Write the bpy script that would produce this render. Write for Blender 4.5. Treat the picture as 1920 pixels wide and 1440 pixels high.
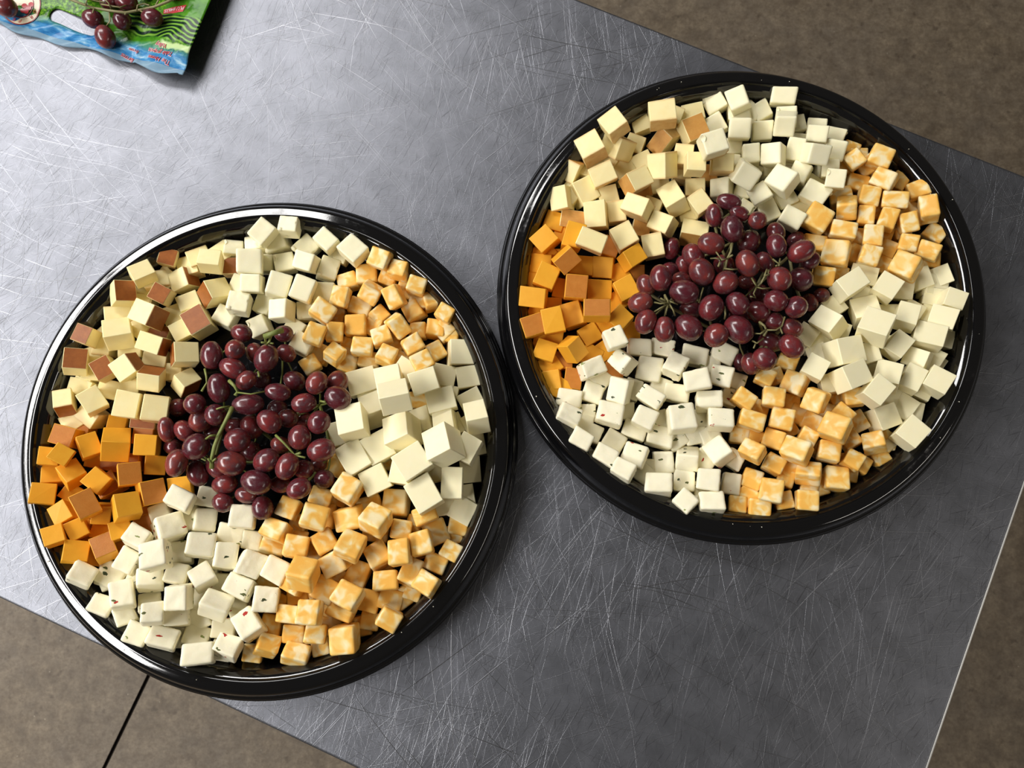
import bpy, bmesh, math, random
import numpy as np
from mathutils import Vector, Matrix, Quaternion
for o in list(bpy.data.objects): bpy.data.objects.remove(o)
scene = bpy.context.scene
COL = scene.collection
TZ = 0.9                                   # height of the table top above the floor
# ------------------------------------------------------------------ camera
F, RX, RY, CH = 1457.53, 0.1487, 0.0090, 0.5833
RM = Matrix.Rotation(RX, 3, 'X') @ Matrix.Rotation(RY, 3, 'Y')
CAMP = Vector((0, 0, TZ + CH))
cd = bpy.data.cameras.new('camera'); cam = bpy.data.objects.new('camera', cd); COL.objects.link(cam)
cam.matrix_world = Matrix.Translation(CAMP) @ RM.to_4x4()
cd.sensor_width = 36; cd.lens = F / 1920 * 36; cd.clip_start = 0.01
cd.dof.use_dof = True; cd.dof.focus_distance = 0.56; cd.dof.aperture_fstop = 20
scene.camera = cam
# ------------------------------------------------------------------ light
vs = scene.view_settings
vs.view_transform = 'Standard'; vs.look = 'None'; vs.gamma = 1; vs.use_curve_mapping = False; vs.exposure = 0.24
w = bpy.data.worlds.new('world'); scene.world = w; w.use_nodes = True
w.node_tree.nodes['Background'].inputs[0].default_value = (0.95, 0.86, 0.74, 1)
w.node_tree.nodes['Background'].inputs[1].default_value = 0.06
def area(name, loc, dirx, sx, sy, power, col):
    l = bpy.data.lights.new(name, 'AREA'); l.shape = 'RECTANGLE'; l.size = sx; l.size_y = sy; l.energy = power; l.color = col
    o = bpy.data.objects.new(name, l); COL.objects.link(o); o.location = (loc[0], loc[1], TZ + loc[2])
    o.rotation_euler = (0, 0, math.atan2(dirx[1], dirx[0])); return o
area('ceiling_lamp', (-1.35, 1.64, 1.7), (1, -.08), 1.7, .7, 48, (1.0, .98, .96))
area('side_lamp', (-2.05, 0.0, 1.7), (-.30, 1), 2.5, .8, 94, (1.0, .98, .96))
area('far_lamp', (1.9, -.9, 1.5), (.4, .9), 1.4, .3, 10, (1.0, .93, .84))
def at(u, v, z):
    """point of the scene at height z above the table top seen at a pixel of the photograph"""
    d = RM @ Vector(((u - 960) / F, -(v - 720) / F, -1))
    return CAMP + d * ((CH - z) / -d.z)
# ------------------------------------------------------------------ helpers
def link(name, mesh, parent=None, mats=()):
    o = bpy.data.objects.new(name, mesh); COL.objects.link(o)
    for m in mats:
        if len(mesh.materials) < len(mats): mesh.materials.append(m)
    if parent: o.parent = parent
    return o
def empty(name, loc, label, cat, group=None):
    o = bpy.data.objects.new(name, None); COL.objects.link(o); o.location = loc; o.empty_display_size = .02
    tag(o, label, cat, group); return o
def tag(o, label, cat, group=None):
    o['label'] = label; o['category'] = cat
    if group: o['group'] = group
def bm_mesh(bm, name):
    m = bpy.data.meshes.new(name); bm.to_mesh(m); bm.free(); return m
def tube(paths, n=6):
    """paths: list of lists of (Vector, radius); one mesh"""
    vs_, fs = [], []
    for P in paths:
        base = len(vs_)
        for i, (p, r) in enumerate(P):
            a = P[max(i - 1, 0)][0]; b = P[min(i + 1, len(P) - 1)][0]
            t = (b - a).normalized(); x = t.cross(Vector((.31, .17, .9))).normalized(); y = t.cross(x)
            for k in range(n):
                an = 2 * math.pi * k / n; vs_.append(p + (x * math.cos(an) + y * math.sin(an)) * r)
        for i in range(len(P) - 1):
            for k in range(n):
                a0 = base + i * n + k; a1 = base + i * n + (k + 1) % n
                fs.append((a0, a1, a1 + n, a0 + n))
        fs.append(tuple(base + k for k in reversed(range(n)))); fs.append(tuple(base + (len(P) - 1) * n + k for k in range(n)))
    m = bpy.data.meshes.new('tube'); m.from_pydata([tuple(v) for v in vs_], [], fs)
    for p in m.polygons: p.use_smooth = True
    return m
def lin(r, g, b): return tuple(((c / 255 + .055) / 1.055) ** 2.4 if c > 10 else c / 255 / 12.92 for c in (r, g, b)) + (1,)
class NT:
    def __init__(s, name):
        s.m = bpy.data.materials.new(name); s.m.use_nodes = True; s.t = s.m.node_tree; s.n = s.t.nodes; s.b = s.n['Principled BSDF']
    def add(s, t, **k):
        nd = s.n.new(t)
        for a, v in k.items():
            if a in nd.bl_rna.properties: setattr(nd, a, v)
            else: nd.inputs[a.replace('_', ' ')].default_value = v
        return nd
    def l(s, a, b): s.t.links.new(a, b)
    def set(s, **k):
        for a, v in k.items(): s.b.inputs[a.replace('_', ' ')].default_value = v
    def ramp(s, fac, stops, interp='LINEAR'):
        r = s.n.new('ShaderNodeValToRGB'); r.color_ramp.interpolation = interp; e = r.color_ramp.elements
        while len(e) < len(stops): e.new(.5)
        for i, (p, c) in enumerate(stops): e[i].position = p; e[i].color = c
        s.l(fac, r.inputs[0]); return r.outputs[0]
    def mix(s, fac, a, b, bt='MIX'):
        x = s.n.new('ShaderNodeMix'); x.data_type = 'RGBA'; x.blend_type = bt
        for v, i in ((fac, 0), (a, 6), (b, 7)):
            if hasattr(v, 'is_linked'): s.l(v, x.inputs[i])
            else: x.inputs[i].default_value = v
        return x.outputs[2]
    def math(s, op, a, b=0.0, c=0.0):
        x = s.n.new('ShaderNodeMath'); x.operation = op
        for i, v in enumerate((a, b, c)):
            if hasattr(v, 'is_linked'): s.l(v, x.inputs[i])
            else: x.inputs[i].default_value = v
        return x.outputs[0]
    def bump(s, h, strength, dist, prev=None):
        x = s.n.new('ShaderNodeBump'); x.inputs['Strength'].default_value = strength; x.inputs['Distance'].default_value = dist
        s.l(h, x.inputs['Height'])
        if prev is not None: s.l(prev, x.inputs['Normal'])
        return x.outputs[0]
    def coord(s, which='Object', scale=(1, 1, 1), rot=(0, 0, 0), rnd=False, src=None):
        if src is None:
            tc = s.n.new('ShaderNodeTexCoord'); v = tc.outputs[which]
        else: v = src
        if rnd:
            oi = s.n.new('ShaderNodeObjectInfo'); c = s.n.new('ShaderNodeVectorMath'); c.operation = 'SCALE'
            c.inputs[0].default_value = (37, 91, 53); s.l(oi.outputs['Random'], c.inputs[3])
            a = s.n.new('ShaderNodeVectorMath'); a.operation = 'ADD'; s.l(v, a.inputs[0]); s.l(c.outputs[0], a.inputs[1]); v = a.outputs[0]
        mp = s.n.new('ShaderNodeMapping'); mp.inputs['Scale'].default_value = scale; mp.inputs['Rotation'].default_value = rot
        s.l(v, mp.inputs[0]); return mp.outputs[0]
    def noise(s, vec, scale, detail=2, rough=.5, out='Fac', dist=0):
        x = s.n.new('ShaderNodeTexNoise'); x.inputs['Scale'].default_value = scale; x.inputs['Detail'].default_value = detail
        x.inputs['Roughness'].default_value = rough; x.inputs['Distortion'].default_value = dist
        s.l(vec, x.inputs['Vector']); return x.outputs[out]
    def vor(s, vec, scale, feature='F1', out='Distance', rand=1):
        x = s.n.new('ShaderNodeTexVoronoi'); x.feature = feature; x.inputs['Scale'].default_value = scale; x.inputs['Randomness'].default_value = rand
        s.l(vec, x.inputs['Vector']); return x.outputs[out]
# ------------------------------------------------------------------ materials
def mat_concrete():
    t = NT('concrete'); v = t.coord('Object')
    a = t.noise(v, 5, 6, .65); b = t.noise(v, 26, 5, .7); c = t.noise(v, 150, 4, .7)
    base = t.ramp(b, [(.3, lin(80, 68, 53)), (.7, lin(142, 127, 104))])
    base = t.mix(t.ramp(a, [(.35, (0, 0, 0, 1)), (.75, (.7, .7, .7, 1))]), base, lin(120, 110, 97))
    sp = t.ramp(t.noise(v, 46, 3, .6), [(.29, (1, 1, 1, 1)), (.40, (0, 0, 0, 1))])
    base = t.mix(t.math('MULTIPLY', sp, .65), base, lin(62, 50, 38))
    base = t.mix(t.ramp(c, [(.3, (.55, .55, .55, 1)), (.62, (0, 0, 0, 1))]), base, lin(84, 72, 58))
    wsp = t.ramp(t.vor(v, 38), [(.03, (1, 1, 1, 1)), (.05, (0, 0, 0, 1))])
    base = t.mix(t.math('MULTIPLY', wsp, .5), base, lin(190, 180, 160))
    md = t.ramp(t.noise(v, 62, 4, .75), [(.36, (1, 1, 1, 1)), (.55, (0, 0, 0, 1))])
    base = t.mix(t.math('MULTIPLY', md, .5), base, lin(82, 68, 52))
    t.l(base, t.b.inputs['Base Color']); t.set(Roughness=.62)
    t.l(t.bump(c, .3, .002), t.b.inputs['Normal']); return t.m
def mat_steel():
    """brushed stainless sheet: fine grain, and long and short scratches in many directions as relief"""
    t = NT('stainless_steel'); tc = t.n.new('ShaderNodeTexCoord'); v = tc.outputs['Object']
    big = t.noise(v, 9, 4, .6); mid = t.noise(v, 45, 4, .65)
    col = t.ramp(mid, [(.3, lin(119, 121, 127)), (.7, lin(136, 138, 145))])
    h = None
    rnd = random.Random(4)
    def lines(ang, across, along, lo, hi, seed, bend=.0):
        q = t.coord(src=v, scale=(along, across, 1), rot=(0, 0, ang)) if False else None
        mp = t.n.new('ShaderNodeMapping'); mp.vector_type = 'TEXTURE'
        mp.inputs['Rotation'].default_value = (0, 0, ang); mp.inputs['Scale'].default_value = (1 / along, 1 / across, 1); mp.inputs['Location'].default_value = (seed * .37, seed * .71, 0)
        if bend:
            dn = t.n.new('ShaderNodeTexNoise'); dn.inputs['Scale'].default_value = 3; dn.inputs['Detail'].default_value = 0; t.l(v, dn.inputs['Vector'])
            mx = t.n.new('ShaderNodeVectorMath'); mx.operation = 'MULTIPLY_ADD'; mx.inputs[1].default_value = (bend, bend, 0); t.l(dn.outputs['Color'], mx.inputs[0]); t.l(v, mx.inputs[2]); t.l(mx.outputs[0], mp.inputs[0])
        else: t.l(v, mp.inputs[0])
        n = t.noise(mp.outputs[0], 1, 1, .4)
        r = t.n.new('ShaderNodeMapRange'); r.inputs[1].default_value = lo; r.inputs[2].default_value = hi; r.clamp = True; t.l(n, r.inputs[0]); return r.outputs[0]
    scr = None
    for i in range(14):
        ang = math.pi * i / 14 + rnd.uniform(-.1, .1)
        s = lines(ang, rnd.choice((1000, 1300, 1600)), rnd.choice((5, 8, 13)), .695, .775, rnd.random() * 9, .07)
        scr = s if scr is None else t.math('MAXIMUM', scr, s)
    long_ = None
    for k in range(9):
        ang = math.pi * k / 9 + .17
        s = lines(ang, 1250, 3.0, .725, .785, rnd.random() * 9, .12)
        long_ = s if long_ is None else t.math('MAXIMUM', long_, s)
    grain = lines(0.40, 1600, 40, .3, .7, 3.1, .05)
    fine = t.noise(v, 1500, 2, .6)
    groove = t.math('MAXIMUM', scr, long_)
    wear = t.n.new('ShaderNodeMapRange'); wear.inputs[1].default_value = .38; wear.inputs[2].default_value = .62; wear.inputs[3].default_value = .35; t.l(t.noise(v, 3.1, 3, .55), wear.inputs[0])
    groove = t.math('MULTIPLY', groove, wear.outputs[0])
    nrm = t.bump(grain, .5, .00003)
    nrm = t.bump(groove, 1.0, .00008, nrm)
    nrm = t.bump(fine, .5, .00002, nrm)
    t.l(nrm, t.b.inputs['Normal'])
    dark = lines(1.35, 1100, 40, .66, .71, 5.5, .1); dark2 = lines(1.75, 1200, 52, .67, .72, 1.5, .1); dark3 = lines(.9, 1200, 46, .68, .73, 7.5, .1)
    dk = t.math('MAXIMUM', t.math('MAXIMUM', dark, dark2), dark3)
    col = t.mix(t.math('MULTIPLY', dk, .4), col, lin(60, 58, 60))
    col = t.mix(t.math('MULTIPLY', groove, .14), col, lin(255, 255, 255))
    t.l(col, t.b.inputs['Base Color'])
    ro = t.math('ADD', t.math('MULTIPLY', big, .10), .42); ro = t.math('ADD', ro, t.math('MULTIPLY', mid, .06))
    ro = t.math('SUBTRACT', ro, t.math('MULTIPLY', groove, .20)); t.l(ro, t.b.inputs['Roughness'])
    t.set(Metallic=1.0); return t.m
def mat_plain(name, col, rough=.5, metal=0, **k):
    t = NT(name); t.set(Base_Color=col, Roughness=rough, Metallic=metal, **k); return t.m
def mat_tray(ior=1.7):
    t = NT('black_plastic'); v = t.coord('Object')
    sm = t.ramp(t.noise(v, 38, 5, .7), [(.56, (0, 0, 0, 1)), (.75, (1, 1, 1, 1))])
    t.set(Base_Color=(.0035, .0035, .004, 1), IOR=ior)
    t.l(t.math('ADD', t.math('MULTIPLY', sm, .22), .07), t.b.inputs['Roughness'])
    t.l(t.bump(t.noise(v, 700, 2, .5), .02, .0003), t.b.inputs['Normal']); return t.m
def cheese(name, c1, c2, rough=.42, bump=.25, sss=.25, nscale=3.0, bscale=22):
    t = NT(name); v = t.coord('Object', rnd=True)
    col = t.mix(t.noise(v, nscale, 3, .5), c1, c2)
    t.l(col, t.b.inputs['Base Color'])
    t.set(Roughness=rough, Subsurface_Weight=sss * .7, Subsurface_Scale=.004, Subsurface_Radius=(1, .75, .4), Specular_IOR_Level=.35)
    t.l(t.bump(t.noise(v, bscale, 3, .6), bump * .22, .02), t.b.inputs['Normal']); return t
def mat_gouda():
    t = cheese('smoked_cheese', lin(246, 233, 180), lin(241, 222, 158), .42, .15); tc = t.n.new('ShaderNodeTexCoord'); oi = t.n.new('ShaderNodeObjectInfo')
    sep = t.n.new('ShaderNodeSeparateXYZ'); t.l(tc.outputs['Object'], sep.inputs[0])
    e = t.math('MULTIPLY', t.math('SUBTRACT', t.math('ABSOLUTE', sep.outputs[1]), .40), 9); e = t.math('MINIMUM', 1, t.math('MAXIMUM', 0, e))
    n = t.math('MULTIPLY', e, t.noise(t.coord('Object', rnd=True), 2.5, 3, .6)); n = t.math('MULTIPLY', n, t.math('GREATER_THAN', t.math('FRACT', t.math('MULTIPLY', oi.outputs['Random'], 5.7)), .45))
    old = t.b.inputs['Base Color'].links[0].from_socket
    t.l(t.mix(n, old, lin(196, 132, 62)), t.b.inputs['Base Color']); return t.m
def mat_marble():
    t = NT('marbled_cheese'); v = t.coord('Object', rnd=True)
    n = t.noise(v, 1.9, 1.6, .5, dist=.6); oi = t.n.new('ShaderNodeObjectInfo')
    mul = t.math('MULTIPLY', oi.outputs['Random'], 7.31); fr = t.math('FRACT', mul)
    n2 = t.math('ADD', n, t.math('MULTIPLY', t.math('SUBTRACT', fr, .5), .12))
    col = t.ramp(n2, [(.40, lin(239, 182, 84)), (.50, lin(241, 198, 110)), (.57, lin(242, 212, 146)), (.66, lin(243, 226, 180))])
    t.l(col, t.b.inputs['Base Color'])
    t.set(Roughness=.42, Subsurface_Weight=.12, Subsurface_Scale=.003, Subsurface_Radius=(1, .75, .4), Specular_IOR_Level=.35)
    t.l(t.bump(t.noise(v, 16, 3, .6), .05, .02), t.b.inputs['Normal']); return t.m
def mat_pepper():
    t = cheese('herbed_cheese', lin(248, 241, 214), lin(242, 234, 200), .5, .18, .2, 3, 7)
    v = t.coord('Object', scale=(1, 1.7, 1.3), rnd=True)
    dn = t.n.new('ShaderNodeTexNoise'); dn.inputs['Scale'].default_value = 5; t.l(v, dn.inputs['Vector'])
    mx = t.n.new('ShaderNodeVectorMath'); mx.operation = 'MULTIPLY_ADD'; mx.inputs[1].default_value = (.30, .30, .30); t.l(dn.outputs['Color'], mx.inputs[0]); t.l(v, mx.inputs[2])
    x = t.n.new('ShaderNodeTexVoronoi'); x.inputs['Scale'].default_value = 2.1; t.l(mx.outputs[0], x.inputs['Vector'])
    sep = t.n.new('ShaderNodeSeparateColor'); t.l(x.outputs['Color'], sep.inputs[0])
    thr = t.math('MULTIPLY', sep.outputs[0], .25)                       # fleck size differs per cell
    fl = t.math('LESS_THAN', x.outputs['Distance'], thr)
    big = t.math('GREATER_THAN', sep.outputs[0], .62); fl = t.math('MULTIPLY', fl, big)
    fc = t.ramp(sep.outputs[1], [(0, lin(96, 100, 56)), (.4, lin(66, 74, 44)), (.62, lin(140, 148, 82)), (.80, lin(176, 44, 30))], 'CONSTANT')
    old = t.b.inputs['Base Color'].links[0].from_socket
    t.l(t.mix(fl, old, fc), t.b.inputs['Base Color']); return t.m
def mat_rind(name, c1, c2):
    t = NT(name); v = t.coord('Object', rnd=True)
    col = t.mix(t.noise(v, 3.2, 4, .6, dist=.4), c1, c2)
    st = t.ramp(t.noise(t.coord('Object', scale=(2, 14, 3), rnd=True), 1.5, 3, .5), [(.3, (.5, .5, .5, 1)), (.6, (0, 0, 0, 1))])
    col = t.mix(t.math('MULTIPLY', st, .35), col, c1); t.l(col, t.b.inputs['Base Color'])
    t.set(Roughness=.4, Subsurface_Weight=.1, Subsurface_Scale=.003)
    t.l(t.bump(t.noise(v, 20, 3, .6), .07, .02), t.b.inputs['Normal']); return t.m
def mat_grape():
    t = NT('red_grape_skin'); v = t.coord('Object', rnd=True); oi = t.n.new('ShaderNodeObjectInfo')
    skin = t.ramp(oi.outputs['Random'], [(0, lin(84, 28, 36)), (.35, lin(106, 34, 39)), (.65, lin(122, 42, 42)), (1, lin(134, 58, 50))])
    skin = t.mix(t.ramp(t.noise(v, 1.1, 3, .6), [(.38, (0, 0, 0, 1)), (.68, (1, 1, 1, 1))]), skin, lin(60, 22, 34))
    bloom = t.ramp(t.noise(v, 2.2, 5, .65), [(.45, (0, 0, 0, 1)), (.75, (1, 1, 1, 1))])
    skin = t.mix(t.math('MULTIPLY', bloom, .42), skin, lin(128, 92, 92))
    spk = t.ramp(t.noise(v, 16, 2, .5), [(.68, (0, 0, 0, 1)), (.75, (1, 1, 1, 1))])
    skin = t.mix(t.math('MULTIPLY', spk, .22), skin, lin(170, 120, 110))
    t.l(skin, t.b.inputs['Base Color'])
    t.l(t.math('ADD', t.math('MULTIPLY', bloom, .22), .20), t.b.inputs['Roughness'])
    t.set(Subsurface_Weight=.12, Subsurface_Scale=.004, Subsurface_Radius=(1, .25, .25), Coat_Weight=.25, Coat_Roughness=.12); return t.m
def mat_stem(name, c1, c2):
    t = NT(name); v = t.coord('Object')
    t.l(t.mix(t.noise(v, 90, 3, .6), c1, c2), t.b.inputs['Base Color']); t.set(Roughness=.55); return t.m
M = {}
M['concrete'] = mat_concrete(); M['steel'] = mat_steel(); M['tray'] = mat_tray(); M['well'] = mat_tray(1.4)
M['leg'] = mat_plain('galvanised_steel', lin(150, 152, 155), .4, 1)
M['highlight_steel'] = mat_plain('pale_highlight_steel', lin(216, 214, 208), .62, .6)  # paler steel: the tabletop edge's highlight is put into its colour
M['joint'] = mat_plain('joint_filler', lin(40, 30, 22), .9)
M['white'] = cheese('plain_white_cheese', lin(249, 240, 202), lin(245, 235, 192), .42, .10).m
M['havarti'] = cheese('holey_white_cheese', lin(248, 241, 208), lin(244, 236, 196), .36, .30).m
M['gouda'] = mat_gouda()
M['cheddar'] = cheese('orange_cheddar', lin(238, 174, 52), lin(230, 160, 40), .42, .2, .15).m
M['marble'] = mat_marble(); M['pepper'] = mat_pepper()
M['rind'] = mat_rind('brown_smoked_rind', lin(126, 66, 20), lin(178, 106, 46)); M['tan'] = mat_rind('tan_smoked_rind', lin(192, 132, 58), lin(222, 172, 98))
M['orind'] = mat_rind('orange_smoked_rind', lin(180, 106, 30), lin(204, 134, 58))
M['grape'] = mat_grape(); M['stem'] = mat_stem('green_stem', lin(96, 112, 44), lin(140, 142, 78)); M['brown_stem'] = mat_stem('dry_stem', lin(100, 96, 56), lin(140, 132, 88))
M['crumb'] = mat_plain('white_crumb', lin(232, 228, 210), .6)
# ------------------------------------------------------------------ setting: floor with a saw-cut joint
ja, jb = at(277, 1270, -.9), at(195, 1440, -.9)
jd = (jb - ja); jd.z = 0; jd.normalize(); jn = Vector((-jd.y, jd.x, 0))
def floor():
    c = Vector((ja.x, ja.y, 0)); rows = [-4, -.0035, -.0030, .0030, .0035, 4]; zs = [0, 0, -.008, -.008, 0, 0]
    V, Fc = [], []
    N = 2
    for r, z in zip(rows, zs):
        for s in (-4, 4): p = c + jn * r + jd * s; V.append((p.x, p.y, z))
    for i in range(5): Fc.append((2 * i, 2 * i + 1, 2 * i + 3, 2 * i + 2))
    m = bpy.data.meshes.new('floor'); m.from_pydata(V, [], Fc)
    m.materials.append(M['concrete']); m.materials.append(M['joint'])
    for i in (1, 2, 3): m.polygons[i].material_index = 1
    m.update(); bm = bmesh.new(); bm.from_mesh(m); bmesh.ops.recalc_face_normals(bm, faces=bm.faces)
    if sum(f.normal.z for f in bm.faces) < 0: bmesh.ops.reverse_faces(bm, faces=bm.faces)
    bm.to_mesh(m); bm.free()
    o = link('floor', m); o['kind'] = 'structure'; o['label'] = 'mottled brown concrete floor with a straight dark joint'; return o
floor()
# ------------------------------------------------------------------ the table
TH = -0.4133
tu = Vector((math.cos(TH), math.sin(TH), 0)); tn = Vector((-math.sin(TH), math.cos(TH), 0))
U1, N0, N1 = 0.3377, -0.2183, 0.3912; U0 = U1 - 1.524
tc = tu * ((U0 + U1) / 2) + tn * ((N0 + N1) / 2)
table = empty('prep_table', (tc.x, tc.y, 0), 'scratched stainless steel prep table on the concrete floor, under both cheese trays', 'table')
table.rotation_euler.z = TH
def rounded_box(sx, sy, sz, bev, seg=3):
    bm = bmesh.new(); bmesh.ops.create_cube(bm, size=1); bmesh.ops.scale(bm, vec=(sx, sy, sz), verts=bm.verts)
    bmesh.ops.bevel(bm, geom=bm.edges[:] , offset=bev, segments=seg, profile=.5, affect='EDGES')
    for f in bm.faces: f.smooth = f.calc_area() < .35 * max(q.calc_area() for q in bm.faces)
    return bm
W_, D_ = U1 - U0, N1 - N0
o = link('tabletop', bm_mesh(rounded_box(W_, D_, .036, .0022), 'tabletop'), table, [M['steel']]); o.location.z = TZ - .018
edge_strip = link('edge_highlight', tube([[(Vector((0, -D_ / 2 + .002, 0)), .0011), (Vector((0, D_ / 2 - .002, 0)), .0011)]], 12), table, [M['highlight_steel']]); edge_strip.location = (W_ / 2 - .0004, 0, TZ - .0013); edge_strip['label'] = 'thin pale strip imitating the highlight on the tabletop edge'  # strip added along one edge; its pale colour stands in for a highlight
for sx in (-1, 1):
    for sy in (-1, 1):
        lg = link('leg', tube([[(Vector((0, 0, .03)), .02), (Vector((0, 0, .87)), .02)]], 16), table, [M['leg']]); lg.location = (sx * (W_ / 2 - .07), sy * (D_ / 2 - .07), 0)
        ft = link('foot', tube([[(Vector((0, 0, 0)), .024), (Vector((0, 0, .012)), .024), (Vector((0, 0, .032)), .019)]], 16), lg, [M['leg']])
o = link('undershelf', bm_mesh(rounded_box(W_ - .12, D_ - .12, .02, .002), 'undershelf'), table, [M['leg']]); o.location.z = .25
# ------------------------------------------------------------------ the two black trays
TC = (Vector((-0.1824, 0.0433, TZ)), Vector((0.1652, 0.1503, TZ)))
def lathe(profile, seg, mod=None):
    V, Fc = [], []
    for k in range(seg):
        a = 2 * math.pi * k / seg
        for r, z in profile:
            rr = r + (mod(a, r, z) if mod else 0); V.append((rr * math.cos(a), rr * math.sin(a), z))
    n = len(profile)
    for k in range(seg):
        for i in range(n - 1):
            a = k * n + i; b = ((k + 1) % seg) * n + i; Fc.append((a, b, b + 1, a + 1))
    m = bpy.data.meshes.new('lathe'); m.from_pydata(V, [], Fc)
    for p in m.polygons: p.use_smooth = True
    m.update(); return m
well_p = [(0.0001, .0030), (.05, .0030), (.1500, .0030), (.1535, .0033), (.1556, .0045), (.1566, .0068), (.1573, .0100), (.1592, .0180), (.1604, .0222), (.1610, .0232), (.1620, .0240), (.1629, .0252), (.1638, .0268), (0.16472, 0.02795), (0.16485, 0.02846), (0.16503, 0.02885), (0.16528, 0.02921), (0.16559, 0.02952), (0.16595, 0.02977), (0.16626, 0.02992)]
rim_p = [(0.16626, 0.02992), (0.16655, 0.03001), (0.16685, 0.03008), (0.16716, 0.03010), (0.16746, 0.03009), (.1680, .02995), (.1700, .02960), (.1722, .02926), (.1732, .02905), (.1744, .0283), (.1756, .0268), (.1766, .0250), (.1774, .0232), (.1780, .0214), (.1785, .0205), (.1797, .0201), (.1803, .0196), (.1806, .0186), (.1809, .0181), (.1813, .0179), (.1817, .0175), (.1818, .0168), (.1816, .0160), (.1805, .0160)]
under_p = [(.1805, .0160), (.1795, .0178), (.1765, .0212), (.1745, .0252), (.1715, .0274), (.1665, .0284), (.1640, .0275), (.1600, .0237), (.1585, .0170), (.1562, .0060), (.1545, .0018), (.1510, .0002), (.149, .0), (.05, .0), (.0001, .0)]
def flute(a, r, z):
    if not (.1560 < r < .1610): return 0
    s = math.sin(a * 44); return .0010 * max(-1, min(1, s * 2.2)) * math.sin(math.pi * (r - .1560) / .0050) ** .5
well_m, rim_m, under_m = lathe(well_p, 352, flute), lathe(rim_p, 256), lathe(under_p, 128)
trays = []
for i, lab in enumerate(('round black plastic tray of cheese cubes lying on the table, lower left one', 'round black plastic tray of cheese cubes at the table corner, upper right one')):
    t = empty('serving_tray', TC[i], lab, 'tray', 'black cheese trays')
    link('well', well_m, t, [M['well']]); link('rim', rim_m, t, [M['tray']]); link('underside', under_m, t, [M['tray']])
    trays.append(t)
# ------------------------------------------------------------------ cheese cubes
def cube_bm(seed, jit=.02, bev=.045, dents=0):
    rnd = random.Random(seed); bm = bmesh.new(); bmesh.ops.create_cube(bm, size=1)
    for v in bm.verts: v.co += Vector([rnd.uniform(-jit, jit) for _ in range(3)])
    if not dents:
        bmesh.ops.bevel(bm, geom=bm.edges[:], offset=bev, segments=2, profile=.6, affect='EDGES')
        fl = sorted(bm.faces, key=lambda f: -f.calc_area())[:6]
        for f in bm.faces: f.smooth = f not in fl
    return bm
from mathutils import noise as mnoise
def soft_bm(seed, cuts, rad, jit, rough, dents):
    """a cube with rounded edges on an even grid, a little crooked, with rough relief and bubble holes"""
    rnd = random.Random(seed); bm = bmesh.new(); bmesh.ops.create_cube(bm, size=1)
    bmesh.ops.subdivide_edges(bm, edges=bm.edges[:], cuts=cuts, use_grid_fill=True)
    off = {s: Vector([rnd.uniform(-jit, jit) for _ in range(3)]) for s in range(8)}
    so = Vector((rnd.uniform(0, 50), rnd.uniform(0, 50), rnd.uniform(0, 50)))
    D = []
    for _ in range(dents):
        ax = rnd.randrange(3); c = [rnd.uniform(-.36, .36) for _ in range(3)]; c[ax] = rnd.choice((-1, 1)) * rnd.uniform(.46, .54)
        if rnd.random() < .45: c[(ax + 1) % 3] = rnd.choice((-1, 1)) * .5
        D.append((Vector(c), rnd.uniform(.11, .22)))
    for v in bm.verts:
        p = Vector([math.copysign(abs(2 * c) ** .8 / 2, c) for c in v.co])
        q = Vector([max(-.5 + rad, min(.5 - rad, c)) for c in p]); d = p - q
        if d.length > 1e-6 : p = q + d.normalized() * rad
        w8 = Vector()
        for s in range(8):
            k = 1
            for a in range(3): k *= (.5 + p[a]) if s >> a & 1 else (.5 - p[a])
            w8 += off[s] * k
        n = mnoise.noise(p * 2.2 + so) * .5 + mnoise.noise(p * 6 + so) * .5
        p += w8 + p.normalized() * n * rough
        for c, R in D:
            e = p - c
            if e.length < R: p = c + e.normalized() * R
        v.co = p
    for f in bm.faces: f.smooth = True
    return bm
VAR = {}
spec = {'white': (.018, .030, 0), 'gouda': (.022, .035, 0), 'cheddar': (.022, .035, 0), 'marble': (.085, .035, .022), 'pepper': (.080, .045, .040), 'havarti': (.07, .035, .02)}
for kind, (j, b, d) in spec.items():
    L = []
    for k in range(7):
        sd = sum(map(ord, kind)) * 7 + k
        m = bm_mesh(soft_bm(sd, 9, j, b, d, 0) if d else cube_bm(sd, j, b, 0), kind + '_cube'); m.materials.append(M[kind]); L.append(m)
    VAR[kind] = L
PLAIN = {}
for kind in ('gouda', 'cheddar'):
    m = bm_mesh(cube_bm(77, 0, .035, 0), kind + '_flat'); m.materials.append(M[kind]); PLAIN[kind] = m
HOLEY = []
for k in range(5):
    m = bm_mesh(soft_bm(900 + k, 17, .07, .03, .018, 1 + k % 3), 'holey_cube'); m.materials.append(M['havarti']); HOLEY.append(m)
DENTP = []
for k in range(2):
    m = bm_mesh(soft_bm(950 + k, 13, .085, .05, .05, 1), 'dented_cube'); m.materials.append(M['pepper']); DENTP.append(m)
def rind_mesh(code):
    bm = bmesh.new(); bmesh.ops.create_cube(bm, size=1)
    t, s = .06, .985
    bmesh.ops.scale(bm, vec=(s, s, t), verts=bm.verts); bmesh.ops.translate(bm, vec=(0, 0, .5 - t / 2 + .012), verts=bm.verts)
    bmesh.ops.bevel(bm, geom=bm.edges[:], offset=.02, segments=2, affect='EDGES')
    rot = {'t': Matrix(), 'w+': Matrix.Rotation(math.pi / 2, 4, 'Y'), 'w-': Matrix.Rotation(-math.pi / 2, 4, 'Y'), 'h-': Matrix.Rotation(-math.pi / 2, 4, 'X'), 'h+': Matrix.Rotation(math.pi / 2, 4, 'X')}[code]
    bmesh.ops.transform(bm, matrix=rot, verts=bm.verts)
    return bm_mesh(bm, 'rind')
RIND = {}
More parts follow.
